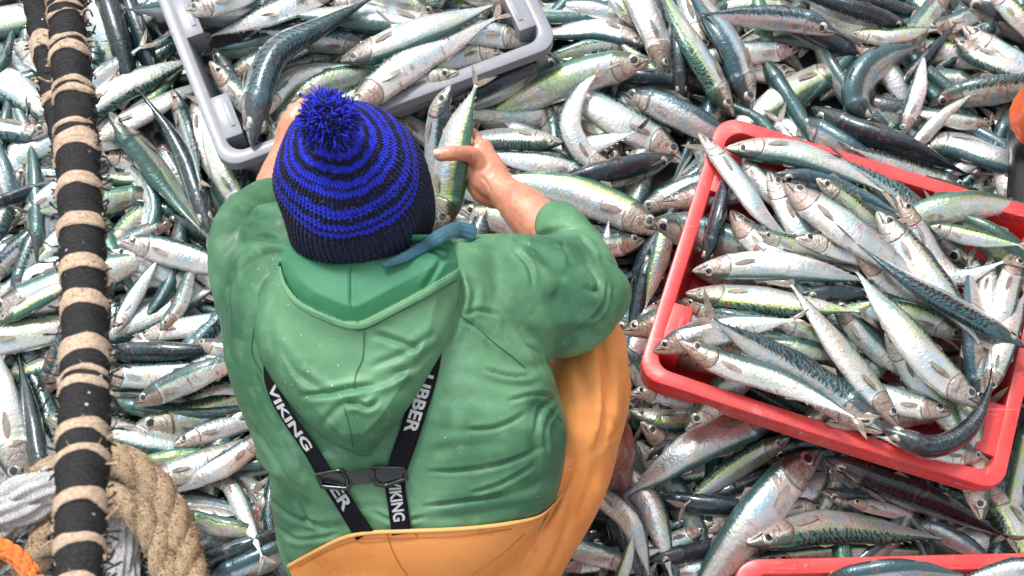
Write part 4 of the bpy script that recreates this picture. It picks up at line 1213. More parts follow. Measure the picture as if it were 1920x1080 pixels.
def loop(pts, r=.0030, lift=.009):
    P = []
    pts = pts + [pts[0]]
    for p, q in zip(pts[:-1], pts[1:]):
        for k in range(5): P.append(on(p[0] + (q[0] - p[0]) * k / 5, p[1] + (q[1] - p[1]) * k / 5, lift, ALL))
    d = np.array([(p - cam_pos) @ CF for p in P]); d = .4 * d + .6 * d.mean()
    P = np.array([cam_pos + (p - cam_pos) / ((p - cam_pos) @ CF) * dd for p, dd in zip(P, d)]); P = np.vstack([P, P[:2]])
    V, F = tube(P, r, 8); bk.add(V, F)
loop([(594, 890), (640, 881), (654, 892), (660, 905), (652, 916), (604, 912)]); loop([(702, 876), (756, 878), (763, 897), (722, 911), (706, 908), (696, 892)])
sf2, _, _ = ribbon(bk, [(600, 900), (650, 898), (700, 893), (755, 890)], [20, 26, 26, 24], .0095, n=24, trees=ALL, thick=.003)
for (x, y) in ((640, 886), (652, 912), (700, 880), (708, 906)): 
    V, F = tube(np.array([on(x, y, .010, ALL), on(700 if x > 680 else 650, 896, .010, ALL)]), .0028, 6); bk.add(V, F)
bk.build("brace_buckle", M['buckle'], trousers, sharp=50)
# --- boots
mb = MB()
limb(mb, [(1112, 820, 2.44, 44, .055), (1135, 850, 2.50, 46, .055), (1146, 880, 2.56, 40, .05)], n=10, nc=20)
limb(mb, [(1158, 815, 2.50, 26, .05), (1156, 850, 2.51, 33, .055), (1148, 880, 2.52, 26, .05), (1105, 870, 2.56, 40, .045)], n=14, nc=24)
limb(mb, [(1148, 860, 2.53, 34, .04), (1090, 860, 2.58, 42, .045), (1050, 830, 2.60, 40, .04)], n=14, nc=20)
V, F = fuse(mb, .005, 6); V = press(V, F, [(-.008, 6, [(1172, 800), (1176, 850), (1165, 885)]), (-.006, 5, [(1160, 790), (1155, 840), (1140, 880)]), (-.006, 5, [(1120, 886), (1150, 880), (1180, 862)])], .002, 20, 8)
make_mesh("boot", V, F, M['boot'], man)
mb = MB(); limb(mb, [(600, 900, 2.54, 40, .05), (610, 940, 2.60, 42, .045), (585, 860, 2.63, 38, .04)], n=14, nc=20)
V, F = fuse(mb, .006, 6); make_mesh("boot", V, F, M['boot'], man)

# --- head (face down towards the fish), neck, ears, hair
HC_ = at_d(676, 397, 1.985); tip = at_d(624, 236, 1.80); AX = nrm(tip - HC_); HR = .1035
FWD = nrm(CU - AX * (CU @ AX)); FWD = nrm(FWD * .96 + CR * .15); FWD = nrm(FWD - AX * (FWD @ AX)); RT = np.cross(FWD, AX)
def hp(f, r, a): return HC_ + FWD * f + RT * r + AX * a
mb = MB()
def ell(c, rf, rr, ra, n=14):
    V = []; F = []
    for i in range(n + 1):
        ph = math.pi * i / n
        for j in range(2 * n): th = math.pi * j / n; V.append(c + FWD * rf * math.sin(ph) * math.cos(th) + RT * rr * math.sin(ph) * math.sin(th) + AX * ra * math.cos(ph))
    mb.add(V, ring_faces(n + 1, 2 * n, True, False))
ell(hp(0, 0, .02), .092, .074, .10); ell(hp(.028, 0, -.045), .062, .058, .075); ell(hp(.062, 0, -.10), .028, .026, .022)
ell(hp(.090, 0, -.048), .018, .011, .028, 8); ell(hp(.104, 0, -.062), .014, .016, .011, 8); ell(hp(.078, 0, -.088), .014, .026, .010, 8); ell(hp(.080, 0, -.02), .012, .05, .010, 8)
for s in (1, -1):
    ell(hp(-.006, s * .078, -.03), .018, .007, .032, 8); ell(hp(.05, s * .036, -.055), .025, .02, .025, 8)
nk = [hp(-.02, 0, -.05), hp(-.045, 0, -.10), hp(-.06, 0, -.15)]; V, F = tube(np.array(nk), .058, 20); mb.add(V, F)
V, F = fuse(mb, .0035, 3); head = make_mesh("head", V, F, M['skin'], man)
for s in (1, -1):
    b = MB(); V = []; 
    mbk = mb; mb = MB(); ell(hp(.083, s * .030, -.036), .011, .012, .012, 10); mb.build("eye", M['pupil'], head); mb = mbk
hm = MB(); r_ = np.random.default_rng(5)
for k in range(700):
    th = r_.uniform(1.9, 2 * math.pi - 1.9) if k % 3 else r_.uniform(1.3, 1.9) * r_.choice([-1, 1])
    rr_ = .083 + .006 * r_.random(); a0 = -.035 - .03 * r_.random()
    p0 = hp(rr_ * math.cos(th) * .98, rr_ * math.sin(th) * .92, a0 + .02); d = nrm(-AX + r_.normal(size=3) * .35 + nrm(p0 - hp(0, 0, a0)) * .45); L_ = r_.uniform(.02, .04)
    V, F = tube(np.array([p0, p0 + d * L_ * .5, p0 + d * L_ + r_.normal(size=3) * .004]), [.0006, .0005, .0002], 3); hm.add(V, F)
hm.build("hair", M['hair'], head)
# --- knitted hat
def knit_mat():
    N = NT('knit_wool'); b = N.attr("stripe"); w_ = N.attr("wale"); o = N.obj(); n = N.noise(o, 700, 3, .7); n2 = N.noise(o, 60, 2)
    c = N.mix(N.step(b, .42, .58), (.008, .009, .028), (.026, .040, .66)); c = N.mix(N.mul(N.step(n, .45, .7), .6), c, N.mix(N.step(b, .4, .6), (.035, .037, .085), (.010, .014, .22))); c = N.mix(N.mul(N.step(N.noise(o, 260, 2), .58, .7), .35), c, (.12, .15, .8))
    sp = N.step(N.voro(o, 160), .055, .03); c = N.mix(sp, c, (.7, .7, .75))
    return N.set(base=c, rough=.9, sheen=.08, spec=.15, normal=N.bump(n, .6, .0015))
M['knit'] = knit_mat()
NR, NCI = 190, 560; WALES = 82
hat_prof = catmull(np.array([(.092, -.028, 0), (.0985, -.022, 0), (.1025, .0, 0), (.1035, .03, 0), (.1035, .06, 0), (.101, .09, 0), (.094, .12, 0), (.080, .148, 0), (.062, .168, 0), (.042, .182, 0), (.02, .190, 0), (.004, .192, 0)]), NR)
# rows of colour, from the brim up (fraction of the profile length)
s_ = np.linspace(0, 1, NR)
_hy = project(HC_ - FWD[None] * hat_prof[:, :1] * 1.03 + AX[None] * hat_prof[:, 1:2])[:, 1]
_ok = np.arange(NR) > np.argmax(_hy)
def s_at(y): return float(np.interp(-y, -_hy[_ok], s_[_ok]))
bands = [(s_at((y0 + y1) / 2), abs(s_at(y0) - s_at(y1)) * .49) for y0, y1 in ((287, 301), (313, 325), (341, 356), (361, 375), (396, 406), (409, 413), (426, 436), (441, 450))]
CUFF = s_at(455)
V = []; sa = []; wa = []
TH = np.linspace(0, 2 * math.pi, NCI, endpoint=False)
rowsn = 46
for i in range(NR):
    r0, a0 = hat_prof[i, 0], hat_prof[i, 1]; s = s_[i]
    ph = TH * WALES / (2 * math.pi); fr = ph % 1.0
    wl = abs(np.sin(math.pi * ph)) ** .7                                  # ridge of each wale
    cuff = s < CUFF
    st_ = (s * rowsn + np.where(fr < .5, fr, 1 - fr) * 1.1) % 1.0           # stitches leaning to a V
    bump = (wl * .0036 if cuff else wl * .0022 + .0024 * np.sin(math.pi * st_) ** .8) * min(1, r0 / .05)
    sag = .0035 * np.sin(TH * 2 + 1.2 + s * 3) + .002 * np.sin(TH * 5 + s * 9)
    r0 *= .93; rr_ = r0 + bump + sag * (r0 / .1) + (.003 if cuff else 0)
    # stripes waver and jog with the stitches
    sj = s + .004 * np.sin(TH * 3 + 1) + .010 * (wl - .5) + .003 * np.sin(TH * 17 + s * 40)
    m = np.zeros(NCI)
    for c0, hw_ in bands: m = np.maximum(m, np.clip(1.5 - abs(sj - c0) / hw_, 0, 1))
    d = FWD[None] * np.cos(TH)[:, None] + RT[None] * np.sin(TH)[:, None]
    V.append(HC_ + d * rr_[:, None] + AX * a0); sa.append(m); wa.append(fr)
V = np.vstack(V); F = ring_faces(NR, NCI, True, False); F.append(tuple((NR - 1) * NCI + j for j in range(NCI)))
hat = make_mesh("knitted_hat", V, F, M['knit'], man, attrs=dict(stripe=np.concatenate(sa), wale=np.concatenate(wa)))
# wool fuzz
fz = MB(); N_ = vnormals(V, F[:-1]); 
if (N_ * (V - HC_)).sum() < 0: N_ = -N_
for k in r_.integers(0, NR * NCI - NCI * 6, 6500):
    p = V[k]; 
    if N_[k] @ nrm(cam_pos - p) < -.25: continue
    d = nrm(N_[k] * .6 + r_.normal(size=3) * .8); L_ = r_.uniform(.002, .005); W_, G_ = tube(np.array([p, p + d * L_]), [.00018, .00008], 3, cap=False); fz.add(W_, G_, 0, stripe=[float(np.concatenate(sa)[k]) if False else 0.0] * len(W_))
fz.build("wool_fuzz", M['knit'], hat)
# bobble of cut yarn
pm = MB(); PC = tip + AX * .016 - RT * 0
PC = at_d(616, 227, (tip - cam_pos) @ CF - .036)
for k in range(1300):
    d = nrm(r_.normal(size=3)); 
    if d @ AX < -.55: d = -d
    L_ = r_.uniform(.029, .040) * (1.0 + .12 * (r_.random() < .1)); q = PC + d * L_; b = r_.normal(size=3) * .004
    if d @ AX < .2: q = q - AX * .004
    P = catmull(np.array([PC + d * .004, PC + d * L_ * .55 + b, q + b * .3]), 6); rad = .00115 * np.array([.8, 1, 1.05, 1, 1.0, .7]) 
    W_, G_ = tube(P, rad, 5); v_ = 1.0 if r_.random() < .62 else 0.0; pm.add(W_, G_, 0, stripe=[v_] * len(W_))
pm.build("bobble", M['knit'], hat)
# --- scarf end between hood and ear
sc = MB(); _sd = lambda x, y, d: min(d, (on(x, y, .013, BV, d) - cam_pos) @ CF)
P = [np.r_[at_d(a, b, _sd(a, b, d)), w_ / KPX * d / 2, .0042] for a, b, d, w_ in ((722, 497, 1.97, 12), (760, 482, 1.96, 18), (795, 462, 1.96, 22), (825, 443, 1.97, 26), (855, 431, 1.98, 30), (888, 437, 2.00, 32))]
q = rounded(P, 60); 
V, F = tube(q[:, :3], q[:, 3] * (1 + .0 * q[:, 3]), 26, up=-CF, rad2=q[:, 4]); rib = np.tile(np.sin(np.arange(26) / 26 * 2 * math.pi * 9), len(q)); V = V + (-CF)[None] * (rib * .0009)[:, None]
V = V + (vnoise(V, 40, 2) * .002)[:, None] * -CF
sc.add(V, F); sc.build("scarf", M['scarf'], man)

# --- arms and hands
def finger(mb, pts, r0, r1):
    P = np.array([at_d(*p) for p in pts]); q = catmull(P, 14); rr = np.linspace(r0, r1, 14)
    # knuckles a little thicker
    kn = 1 + .08 * np.exp(-((np.linspace(0, 1, 14) - .38) / .07) ** 2) + .06 * np.exp(-((np.linspace(0, 1, 14) - .7) / .06) ** 2)
    rows = rounded(np.c_[q, rr * kn, rr * kn * .95], 14); V, F = tube(rows[:, :3], rows[:, 3], 14, up=-CF, rad2=rows[:, 4]); mb.add(V, F)
mb = MB()
limb(mb, [(1060, 470, 2.29, 44, .040), (1015, 425, 2.33, 46, .041), (985, 395, 2.35, 43, .038), (955, 368, 2.375, 34, .031), (935, 350, 2.385, 30, .028)], n=18, nc=24)
limb(mb, [(942, 356, 2.385, 30, .026), (918, 332, 2.39, 38, .024), (902, 305, 2.395, 36, .021), (897, 278, 2.40, 27, .016)], n=14, nc=24)
limb(mb, [(925, 372, 2.40, 20, .016), (903, 358, 2.40, 22, .018), (885, 322, 2.40, 20, .017)], n=10, nc=18)
finger(mb, [(905, 318, 2.385), (885, 292, 2.37), (858, 288, 2.350), (840, 289, 2.344), (826, 290, 2.348)], .0145, .0115)     # thumb over the fish
finger(mb, [(903, 290, 2.40), (890, 255, 2.405), (876, 250, 2.43), (858, 262, 2.448), (840, 268, 2.45)], .0100, .0078)       # index, round behind the fish
finger(mb, [(900, 300, 2.41), (884, 280, 2.428), (865, 285, 2.452), (845, 292, 2.462), (830, 295, 2.458)], .0102, .0080)
finger(mb, [(900, 318, 2.415), (880, 306, 2.435), (862, 312, 2.456), (844, 318, 2.465), (832, 318, 2.460)], .0098, .0076)
finger(mb, [(898, 338, 2.418), (876, 332, 2.435), (862, 336, 2.452), (848, 340, 2.458)], .0086, .0068)
V, F = fuse(mb, .0021, 4); 
V = press(V, F, [(-.0022, 3, [(872, 262), (884, 268), (896, 266)]), (-.0018, 2.5, [(875, 280), (882, 290), (880, 302)]), (-.002, 3, [(902, 330), (915, 345), (922, 362)]), (-.0016, 3, [(935, 330), (950, 348)]), (-.0012, 2, [(846, 278), (849, 288), (847, 298)])], .0007, 60, 3)
rhand = make_mesh("forearm_and_hand", V, F, M['skin'], man)
nb_ = MB(); c = at_d(823, 284, 2.343); V = []
for i in range(5):
    for j in range(7):
        a_ = (i / 4 - .5); b_ = (j / 6 - .5); V.append(at_d(821 + b_ * 17, 287 + a_ * 15 * (1 - .4 * max(0, -b_)), 2.3345 + .004 * (a_ * 2) ** 2 + .004 * max(0, -b_) ** 2 * 4))
nb_.add(V, ring_faces(5, 7, False, False)); nb_.build("thumbnail", M['nail'], rhand)
mb = MB()
limb(mb, [(505, 400, 2.28, 34, .036), (512, 350, 2.33, 32, .034), (524, 310, 2.36, 27, .028), (536, 285, 2.375, 25, .024)], n=16, nc=22)
limb(mb, [(536, 290, 2.375, 25, .022), (546, 260, 2.375, 32, .021), (556, 228, 2.37, 30, .017), (562, 208, 2.37, 22, .013)], n=14, nc=22)
for k, (x, y, dx, dy) in enumerate(((548, 212, 2, -8), (560, 206, 8, -12), (572, 206, 14, -12), (584, 212, 18, -6))):
    finger(mb, [(x, y + 10, 2.37), (x + dx * .6, y + dy, 2.372), (x + dx * 1.4, y + dy * .6, 2.395), (x + dx * 1.6, y + 14, 2.41)], .0096 - .0006 * k, .0076)
finger(mb, [(560, 268, 2.38), (585, 255, 2.385), (602, 240, 2.39), (612, 228, 2.40)], .0118, .0092)
V, F = fuse(mb, .0024, 4); V = press(V, F, [(-.002, 3, [(540, 215), (545, 240), (542, 262)])], .0008, 50, 6); make_mesh("forearm_and_hand", V, F, M['skin'], man)

# --- the fish in his hand and the one behind it
def held(pts, W, dors, roll, tone, seed):
    P = catmull(np.array([at_d(*p) for p in pts]), len(U_ST), U_ST); T = nrm(np.gradient(P, axis=0)); side = nrm(np.cross(-CF, T)); dv = CR * DIRS[dors][0] + CU * DIRS[dors][1]
    if (side @ dv).mean() < 0: side = -side
    up = nrm(np.cross(T, side)); up = up * np.sign((up @ -CF))[:, None]
    DV = side * math.cos(R(roll)) + up * math.sin(R(roll)); info = dict(px=project(P)[:, :2], tone=tone, roll=roll, bend=1.0, W=W, held=True)
    return add_fish(P, DV, W, (*TONES[tone], .37), seed, info, twist=.15, fork=1.0)
held([(832, 428, 2.42), (838, 370, 2.405), (846, 310, 2.40), (862, 240, 2.395), (893, 160, 2.38)], .066, 'r', 32, 'g', 41)
held([(846, 160, 2.455), (826, 200, 2.46), (818, 260, 2.475), (820, 330, 2.49), (838, 440, 2.52)], .046, 'r', 35, 'b', 77)
# ================================================================== ropes
def rope_mat(name, base, dark, rough=.85, fine=260):
    N = NT(name); o = N.obj(); n = N.noise(o, fine, 4, .7); n2 = N.noise(o, 22, 3, .6)
    c = N.mix(N.step(n, .35, .7), dark, base); c = N.mix(N.mul(N.step(n2, .5, .7), .45), c, tuple(x * .55 for x in base))
    return N.set(base=c, rough=rough, spec=.25, sheen=.15, normal=N.bump(n, .8, .002))
M['beige'] = rope_mat('beige_rope', (.50, .38, .25), (.30, .21, .13))
M['white_rope'] = rope_mat('white_rope', (.60, .60, .60), (.34, .34, .35))
M['orange_rope'] = rope_mat('orange_rope', (.85, .26, .06), (.6, .14, .03))
M['pale_rope'] = rope_mat('pale_twine', (.62, .48, .35), (.42, .30, .20))
M['tar'] = rope_mat('black_twine', (.022, .021, .023), (.008, .008, .009), .7)
def frame_path(P):
    T = nrm(np.gradient(P, axis=0)); A = []; a = nrm(np.cross(T[0], [0, 0, 1.0]) if abs(T[0][2]) < .9 else np.cross(T[0], [1.0, 0, 0]))
    for t in T: a = nrm(a - t * (a @ t)); A.append(a)
    A = np.array(A); return T, A, np.cross(T, A)
def twisted(name, stations, mat, label, strands=3, pitch=.09, fuzz=0, fl=.006, yarns=0, group=None, seed=1, red=False):
    """stations (x,y,z,r) world"""
    q = catmull(np.array(stations, float), 160); P, Rr = q[:, :3], q[:, 3]; T, A, B = frame_path(P); s = np.r_[0, np.cumsum(np.linalg.norm(np.diff(P, axis=0), axis=1))]
    mb = MB(); rg = np.random.default_rng(seed)
    sr = .66 if yarns != 8 else .62
    for k in range(strands):
        ph = 2 * math.pi * (s / pitch) + 2 * math.pi * k / strands; rad = Rr * (1 - sr)
        C = P + A * (rad * np.cos(ph))[:, None] + B * (rad * np.sin(ph))[:, None]
        NQ = 48 if yarns else 14; V, F = tube(C, Rr * sr, NQ)
        Vn_ = V.reshape(-1, NQ, 3); ang = np.arange(NQ) / NQ * 2 * math.pi
        if yarns: 
            w_ = 1 + .13 * np.sin(ang[None] * yarns - 2 * s[:, None] / pitch * 14); Vn_ = C[:, None] + (Vn_ - C[:, None]) * w_[..., None]
        V = Vn_.reshape(-1, 3); V = V + (vnoise(V, 90, seed) * Rr.mean() * (.02 if yarns else .06))[:, None] * nrm(V - np.repeat(C, NQ, 0)) if True else V
        V = V[:len(C) * NQ]
        mb.add(V, F)
    root = mb.build(name, mat); tag(root, label, "rope", group)
    if fuzz:
        fb = MB()
        for _ in range(fuzz):
            i = rg.integers(2, 158); th = rg.uniform(0, 2 * math.pi); d = A[i] * math.cos(th) + B[i] * math.sin(th); p = P[i] + d * Rr[i] * rg.uniform(.80, .98) + T[i] * rg.normal() * .004
            e = nrm(d * .6 + rg.normal(size=3) * .7); L_ = fl * rg.uniform(.4, 1.3); V, F = tube(np.array([p, p + e * L_ * .6, p + e * L_ + rg.normal(size=3) * L_ * .3]), [.0007, .0005, .0003], 3, cap=False); fb.add(V, F)
        tag(fb.build("loose_fibres", mat, root), kind='stuff')
    return root
def Z(pts): return [np.r_[at_z(x, y, z), r] for x, y, z, r in pts]
twisted("coiled_rope", Z([(-60, 1120, .15, .028), (-10, 1015, .16, .029), (50, 930, .175, .030), (130, 872, .19, .031), (215, 862, .19, .031), (280, 905, .175, .030), (330, 985, .16, .030), (362, 1100, .15, .029)]), M['beige'], "thick fuzzy beige rope, outer loop of the coil behind the striped rope", pitch=.15, fuzz=5200, fl=.007, group="thick rope coil", seed=2)
twisted("coiled_rope", Z([(20, 1150, .13, .027), (60, 1060, .15, .027), (110, 985, .165, .028), (180, 940, .18, .028), (240, 945, .18, .028), (292, 1005, .165, .028), (325, 1110, .15, .027)]), M['beige'], "thick fuzzy beige rope, inner loop nested inside the larger beige loop", pitch=.14, fuzz=4600, fl=.007, group="thick rope coil", seed=3)
twisted("white_rope", Z([(-80, 1010, .16, .043), (-20, 975, .17, .043), (50, 938, .185, .042), (115, 905, .19, .038), (180, 895, .17, .030), (228, 935, .13, .028), (232, 1010, .10, .028), (228, 1120, .08, .028)]), M['white_rope'], "thick greyish white twisted rope passing left of and under the striped rope", pitch=.22, yarns=8, fuzz=900, fl=.005, seed=4)
twisted("orange_rope", Z([(-40, 1015, .24, .015), (0, 1026, .245, .015), (40, 1052, .245, .015), (70, 1095, .24, .015)]), M['orange_rope'], "bright orange twisted rope crossing the bottom left corner", pitch=.055, yarns=5, seed=5)
# --- served net rope hanging close to the lens
def served(name, st, bandpx, label, core_side, seed, wob=1.0):
    q = catmull(np.array([np.r_[at_d(x, y, d), w_ * .87 / KPX * d / 2] for x, y, d, w_ in st]), 900); P, Rr = q[:, :3], q[:, 3]; T, A, B = frame_path(P); yy = project(P)[:, 1]
    NCc = 72; th = np.linspace(0, 2 * math.pi, NCc, endpoint=False); rg = np.random.default_rng(seed)
    s = np.r_[0, np.cumsum(np.linalg.norm(np.diff(P, axis=0), axis=1))]
    band = np.zeros((900, NCc)); up = np.zeros((900, NCc))
    for (y0, y1) in bandpx:
        y0, y1 = y0 + .10 * (y1 - y0), y1 - .08 * (y1 - y0)
        j0 = rg.uniform(0, 6); e0 = y0 + 2.5 * np.sin(th * 2 + j0) + 1.0 * np.sin(th * 5 + j0 * 3); e1 = y1 + 2.5 * np.sin(th * 3 + j0) + 1.0 * np.sin(th * 5 + j0)
        b = np.clip((yy[:, None] - e0) / 2, 0, 1) * np.clip((e1 - yy[:, None]) / 2, 0, 1); band = np.maximum(band, b)
        t = (yy[:, None] - e0) / (e1 - e0 + 1e-6); nst = max(1, round((y1 - y0) / 9))
        up = np.maximum(up, b * (.0008 + .0020 * abs(np.sin(math.pi * np.clip(t, 0, 1) * nst)) ** .6))
    wrap = .0013 * np.abs(np.sin(math.pi * (s[:, None] / .0052 + .15 * np.sin(th * 2)[None])))
    lump = .0018 * vnoise(np.stack([s[:, None] * 30 + 0 * th[None], np.cos(th)[None] * 1.2 + 0 * s[:, None], np.sin(th)[None] * 1.2 + 0 * s[:, None]], -1), 1.0, seed)
    big = .0022 * np.sin(s / .031 * 2 * math.pi)[:, None]
    Rf = Rr[:, None] * 1.0 - .002 + up + wrap * (1 - band * .3) + lump * wob + big * (1 - band) * .4
    V = P[:, None] + A[:, None] * (Rf * np.cos(th))[..., None] + B[:, None] * (Rf * np.sin(th))[..., None]
    root = make_mesh(name, V.reshape(-1, 3), ring_faces(900, NCc), M['served'], attrs=dict(band=band.ravel(), strand=(abs(np.sin(math.pi * s[:, None] / .0052)) + 0 * th[None]).ravel())); tag(root, label, "rope", "served net ropes")
    # frayed ends sticking out, mostly on the right
    fb = MB(); SD = CR
    for _ in range(230):
        i = rg.integers(20, 880); sgn = 1 if rg.random() < .75 else -1; base_ = nrm(CR * sgn + -CF * rg.uniform(-.2, .5)); base_ = nrm(base_ - T[i] * (base_ @ T[i])); p = P[i] + base_ * Rr[i] * .95
        L_ = rg.uniform(.004, .013); e = nrm(base_ + rg.normal(size=3) * .5); pts = catmull(np.array([p, p + e * L_ * .5 + rg.normal(size=3) * .0015, p + e * L_ + rg.normal(size=3) * .004]), 6); V_, F_ = tube(pts, [.0013, .0011, .001, .0011, .0014, .0008], 5); fb.add(V_, F_, 0 if rg.random() < .8 else 1)
    for _ in range(1500):
        i = rg.integers(5, 895); j = rg.integers(0, NCc)
        if band[i, j] < .5: continue
        p = V[i, j]; e = nrm(nrm(p - P[i]) + rg.normal(size=3) * .7); V_, F_ = tube(np.array([p, p + e * rg.uniform(.002, .006)]), [.0005, .0002], 3, cap=False); fb.add(V_, F_, 1)
    tag(fb.build("frayed_ends", [M['tar'], M['pale_rope']], root), kind='stuff')
    return root
def served_mat():
    N = NT('served_rope'); b = N.attr("band"); o = N.obj(); n = N.noise(o, 320, 4, .7); n2 = N.noise(o, 24, 3)
    c = N.mix(N.step(n, .35, .7), (.008, .008, .009), (.030, .028, .029)); p = N.mix(N.step(n, .3, .7), (.36, .25, .17), (.62, .48, .36)); c = N.mix(N.step(b, .4, .6), c, p)
    f = N.mul(N.step(N.voro(o, 60), .10, .07), N.step(N.noise(o, 8, 2), .52, .6)); c = N.mix(f, c, (.6, .6, .62))
    return N.set(base=c, rough=.75, spec=.3, normal=N.bump(n, .7, .0015))
M['served'] = served_mat()
served("served_rope", [(30, -420, 2.02, 60), (62, -60, 1.86, 62), (78, 40, 1.82, 64), (94, 130, 1.76, 62), (108, 220, 1.72, 56), (122, 300, 1.68, 50), (134, 400, 1.64, 50), (140, 520, 1.60, 50), (140, 700, 1.54, 50), (135, 900, 1.46, 50), (130, 1130, 1.36, 50), (120, 1500, 1.18, 48)],
       [(-40, -10), (74, 108), (180, 200), (300, 320)], "thinner black served rope half hidden behind the thick striped rope", 0, 9)
served("served_rope", [(100, -420, 1.88, 78), (120, -60, 1.70, 80), (126, 40, 1.66, 82), (135, 140, 1.61, 86), (144, 250, 1.57, 92), (150, 380, 1.51, 97), (157, 520, 1.45, 100), (160, 650, 1.39, 106), (158, 780, 1.33, 112), (153, 900, 1.28, 116), (150, 1000, 1.24, 112), (146, 1140, 1.18, 110), (130, 1560, 1.0, 112)],
       [(-30, -12), (2, 13), (19, 28), (36, 44), (82, 95), (99, 118), (163, 176), (178, 193), (245, 256), (262, 298), (345, 372), (420, 448), (498, 530), (565, 600), (650, 690), (712, 724), (732, 752), (808, 838), (860, 880), (938, 972), (1020, 1048), (1100, 1130)], "thick black rope served with pale twine bands, running down the left side", 0, 8)

# ================================================================== second worker, only the edge of the leg in view
pl = at_z(2010, 235, .10); leg_p = empty("person", tuple(pl), "second worker at the right edge, only orange oilskin trousers and black boot showing", "person")
def wtube(mb, pts, n=16, nc=24):
    q = rounded([np.array(p, float) for p in pts], n); V, F = tube(q[:, :3], q[:, 3], nc, rad2=q[:, 4]); mb.add(V, F)
e0 = at_z(1942, 300, .10); X0, Y0 = e0[0], e0[1]
for k, dx in enumerate((.0, .26)):
    b = MB(); wtube(b, [(X0 + dx, Y0 + .02, .14, .062, .062), (X0 + dx, Y0 + .02, .24, .058, .058), (X0 + dx, Y0 + .02, .34, .064, .064)]); wtube(b, [(X0 + dx + .01, Y0 + .06, .13, .05, .05), (X0 + dx - .01, Y0 - .06, .12, .055, .045), (X0 + dx - .02, Y0 - .16, .11, .05, .035)])
    V, F = fuse(b, .007, 4); make_mesh("rubber_boot", V, F, M['blackrubber'], leg_p)
b = MB()
M['bright_orange'] = fabric('bright_orange_oilskin', (.82, .13, .02), (.70, .09, .012), .38, (.86, .25, .08))
for dx in (.0, .26):
    wtube(b, [(X0 + dx, Y0 + .02, .25, .080, .080), (X0 + dx + .005, Y0 + .03, .31, .088, .088), (X0 + dx + .005, Y0 + .04, .36, .070, .070), (X0 + dx + .005, Y0 + .045, .42, .088, .088), (X0 + dx + .01, Y0 + .05, .55, .082, .085), (X0 + dx * .9 + .02, Y0 + .08, .80, .10, .10), (X0 + dx * .7 + .03, Y0 + .10, 1.0, .11, .11)], n=30)
wtube(b, [(X0 + .14, Y0 + .10, .98, .17, .13), (X0 + .14, Y0 + .10, 1.15, .16, .12), (X0 + .14, Y0 + .08, 1.40, .19, .12), (X0 + .14, Y0 + .06, 1.52, .12, .09)], n=16)
V, F = fuse(b, .007, 3); a_ = vnoise(V * np.array([1, 1, 1.6]), 16, 3); V = V + vnormals(V, F) * (.010 * (1 - 2 * abs(a_)) + .004 * vnoise(V, 40, 5))[:, None]
make_mesh("oilskin_trousers", V, F, M['bright_orange'], leg_p)
b = MB(); ctr = np.array([X0 + .14, Y0 + .03, 1.66]); wtube(b, [(ctr[0], ctr[1], 1.56, .06, .06), (ctr[0], ctr[1], 1.66, .078, .09), (ctr[0], ctr[1], 1.74, .05, .06)]); 
V, F = fuse(b, .006, 3); make_mesh("head", V, F, M['skin'], leg_p)

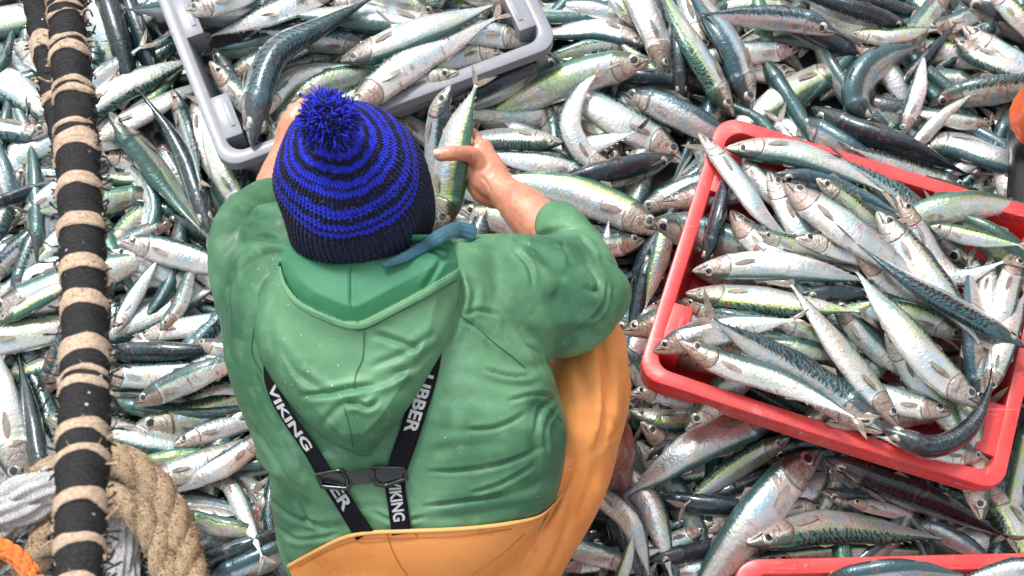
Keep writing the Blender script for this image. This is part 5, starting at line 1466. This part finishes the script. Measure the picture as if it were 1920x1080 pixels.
# ================================================================== labels
LAND = [("pom-pom of the blue hat", 620, 230), ("thumb gripping the raised fish", 820, 290), ("green cuff", 1060, 400), ("elbow of the green sleeve", 1165, 530), ("brown boot heel", 1160, 850),
 ("knee of the orange trousers", 1160, 640), ("orange trouser hem", 1070, 1000), ("grey crate's rounded near corner", 430, 310), ("grey crate's far right corner", 1045, 75), ("left wall of the grey crate", 340, 100),
 ("middle of the grey crate", 700, 90), ("green jacket's left shoulder", 400, 470), ("green jacket's left flank", 440, 700), ("waist of the green jacket", 500, 960), ("top end of the striped rope", 130, 20),
 ("striped rope's upper stretch", 150, 250), ("middle of the striped rope", 158, 480), ("striped rope's lower stretch", 158, 720), ("beige rope coil", 320, 930), ("white twisted rope", 40, 900),
 ("top left corner of the photo", 0, 0), ("left border at mid height", 0, 520), ("left border by the white rope", 0, 720), ("top border beyond the grey crate", 1180, 0), ("top border above the red crate", 1450, 0), ("top right corner of the photo", 1850, 0),
 ("red crate's raised far left corner", 1390, 220), ("red crate's left wall", 1240, 480), ("red crate's near left corner", 1195, 690), ("red crate's near right corner", 1860, 900), ("upper red crate's middle", 1560, 600), ("upper red crate's far wall", 1700, 380),
 ("upper red crate's right side", 1850, 600), ("upper red crate's left part", 1370, 560), ("upper red crate's near wall", 1600, 780), ("bright orange trouser leg", 1910, 200), ("black rubber boot", 1860, 330), ("bottom red crate's rim", 1500, 1050), ("bottom border beside the trousers", 1150, 1060),
 ("bottom right corner of the photo", 1900, 1050), ("curled fish beyond the sleeve", 1070, 230), ("open stretch between both crates", 1150, 150), ("drain holes of the red crate", 1400, 790)]
ORD = ["nearest", "second nearest", "third nearest", "fourth nearest", "fifth nearest", "sixth nearest", "seventh nearest", "eighth nearest", "ninth nearest", "tenth nearest", "eleventh nearest", "twelfth nearest"] + ["%dth nearest" % k for k in range(13, 60)]
TN = dict(s="silver", b="steel-blue", d="dark-backed", g="green-striped", t="teal-striped", n="brownish-headed", p="pinkish silver", w="white-bellied")
def heading(v):
    a = math.degrees(math.atan2(-v[1], v[0])) % 360
    return ["rightward", "to the upper right", "upward", "to the upper left", "leftward", "to the lower left", "downward", "to the lower right"][int((a + 22.5) // 45) % 8]
buck = {}
for o, inf in FISHES:
    px = inf['px']; vis = px[(px[:, 0] > 0) & (px[:, 0] < 1920) & (px[:, 1] > 0) & (px[:, 1] < 1080)]; c = vis.mean(0) if len(vis) else px.mean(0)
    g = o.get('group', ''); best = None
    for k, (nm, x, y) in enumerate(LAND):
        d = math.hypot(c[0] - x, c[1] - y)
        if best is None or d < best[0]: best = (d, k)
    key = (best[1], TN[inf['tone']], heading(px[0] - px[-1])); buck.setdefault(key, []).append((best[0], o, inf))
for (k, tn, hd), L_ in buck.items():
    for i, (d, o, inf) in enumerate(sorted(L_, key=lambda t: t[0])):
        kind = "curled " if inf['bend'] > 1.10 else ""
        o['label'] = f"{kind}{tn} mackerel heading {hd}, " + (f"by the {LAND[k][0]}" if len(L_) == 1 else f"{ORD[i]} the {LAND[k][0]}")
        if inf.get('held'): o['label'] = "green-backed mackerel raised by its middle in the man's hand" if tn == "green-striped" else "blue-backed mackerel hanging behind the one in the man's hand"
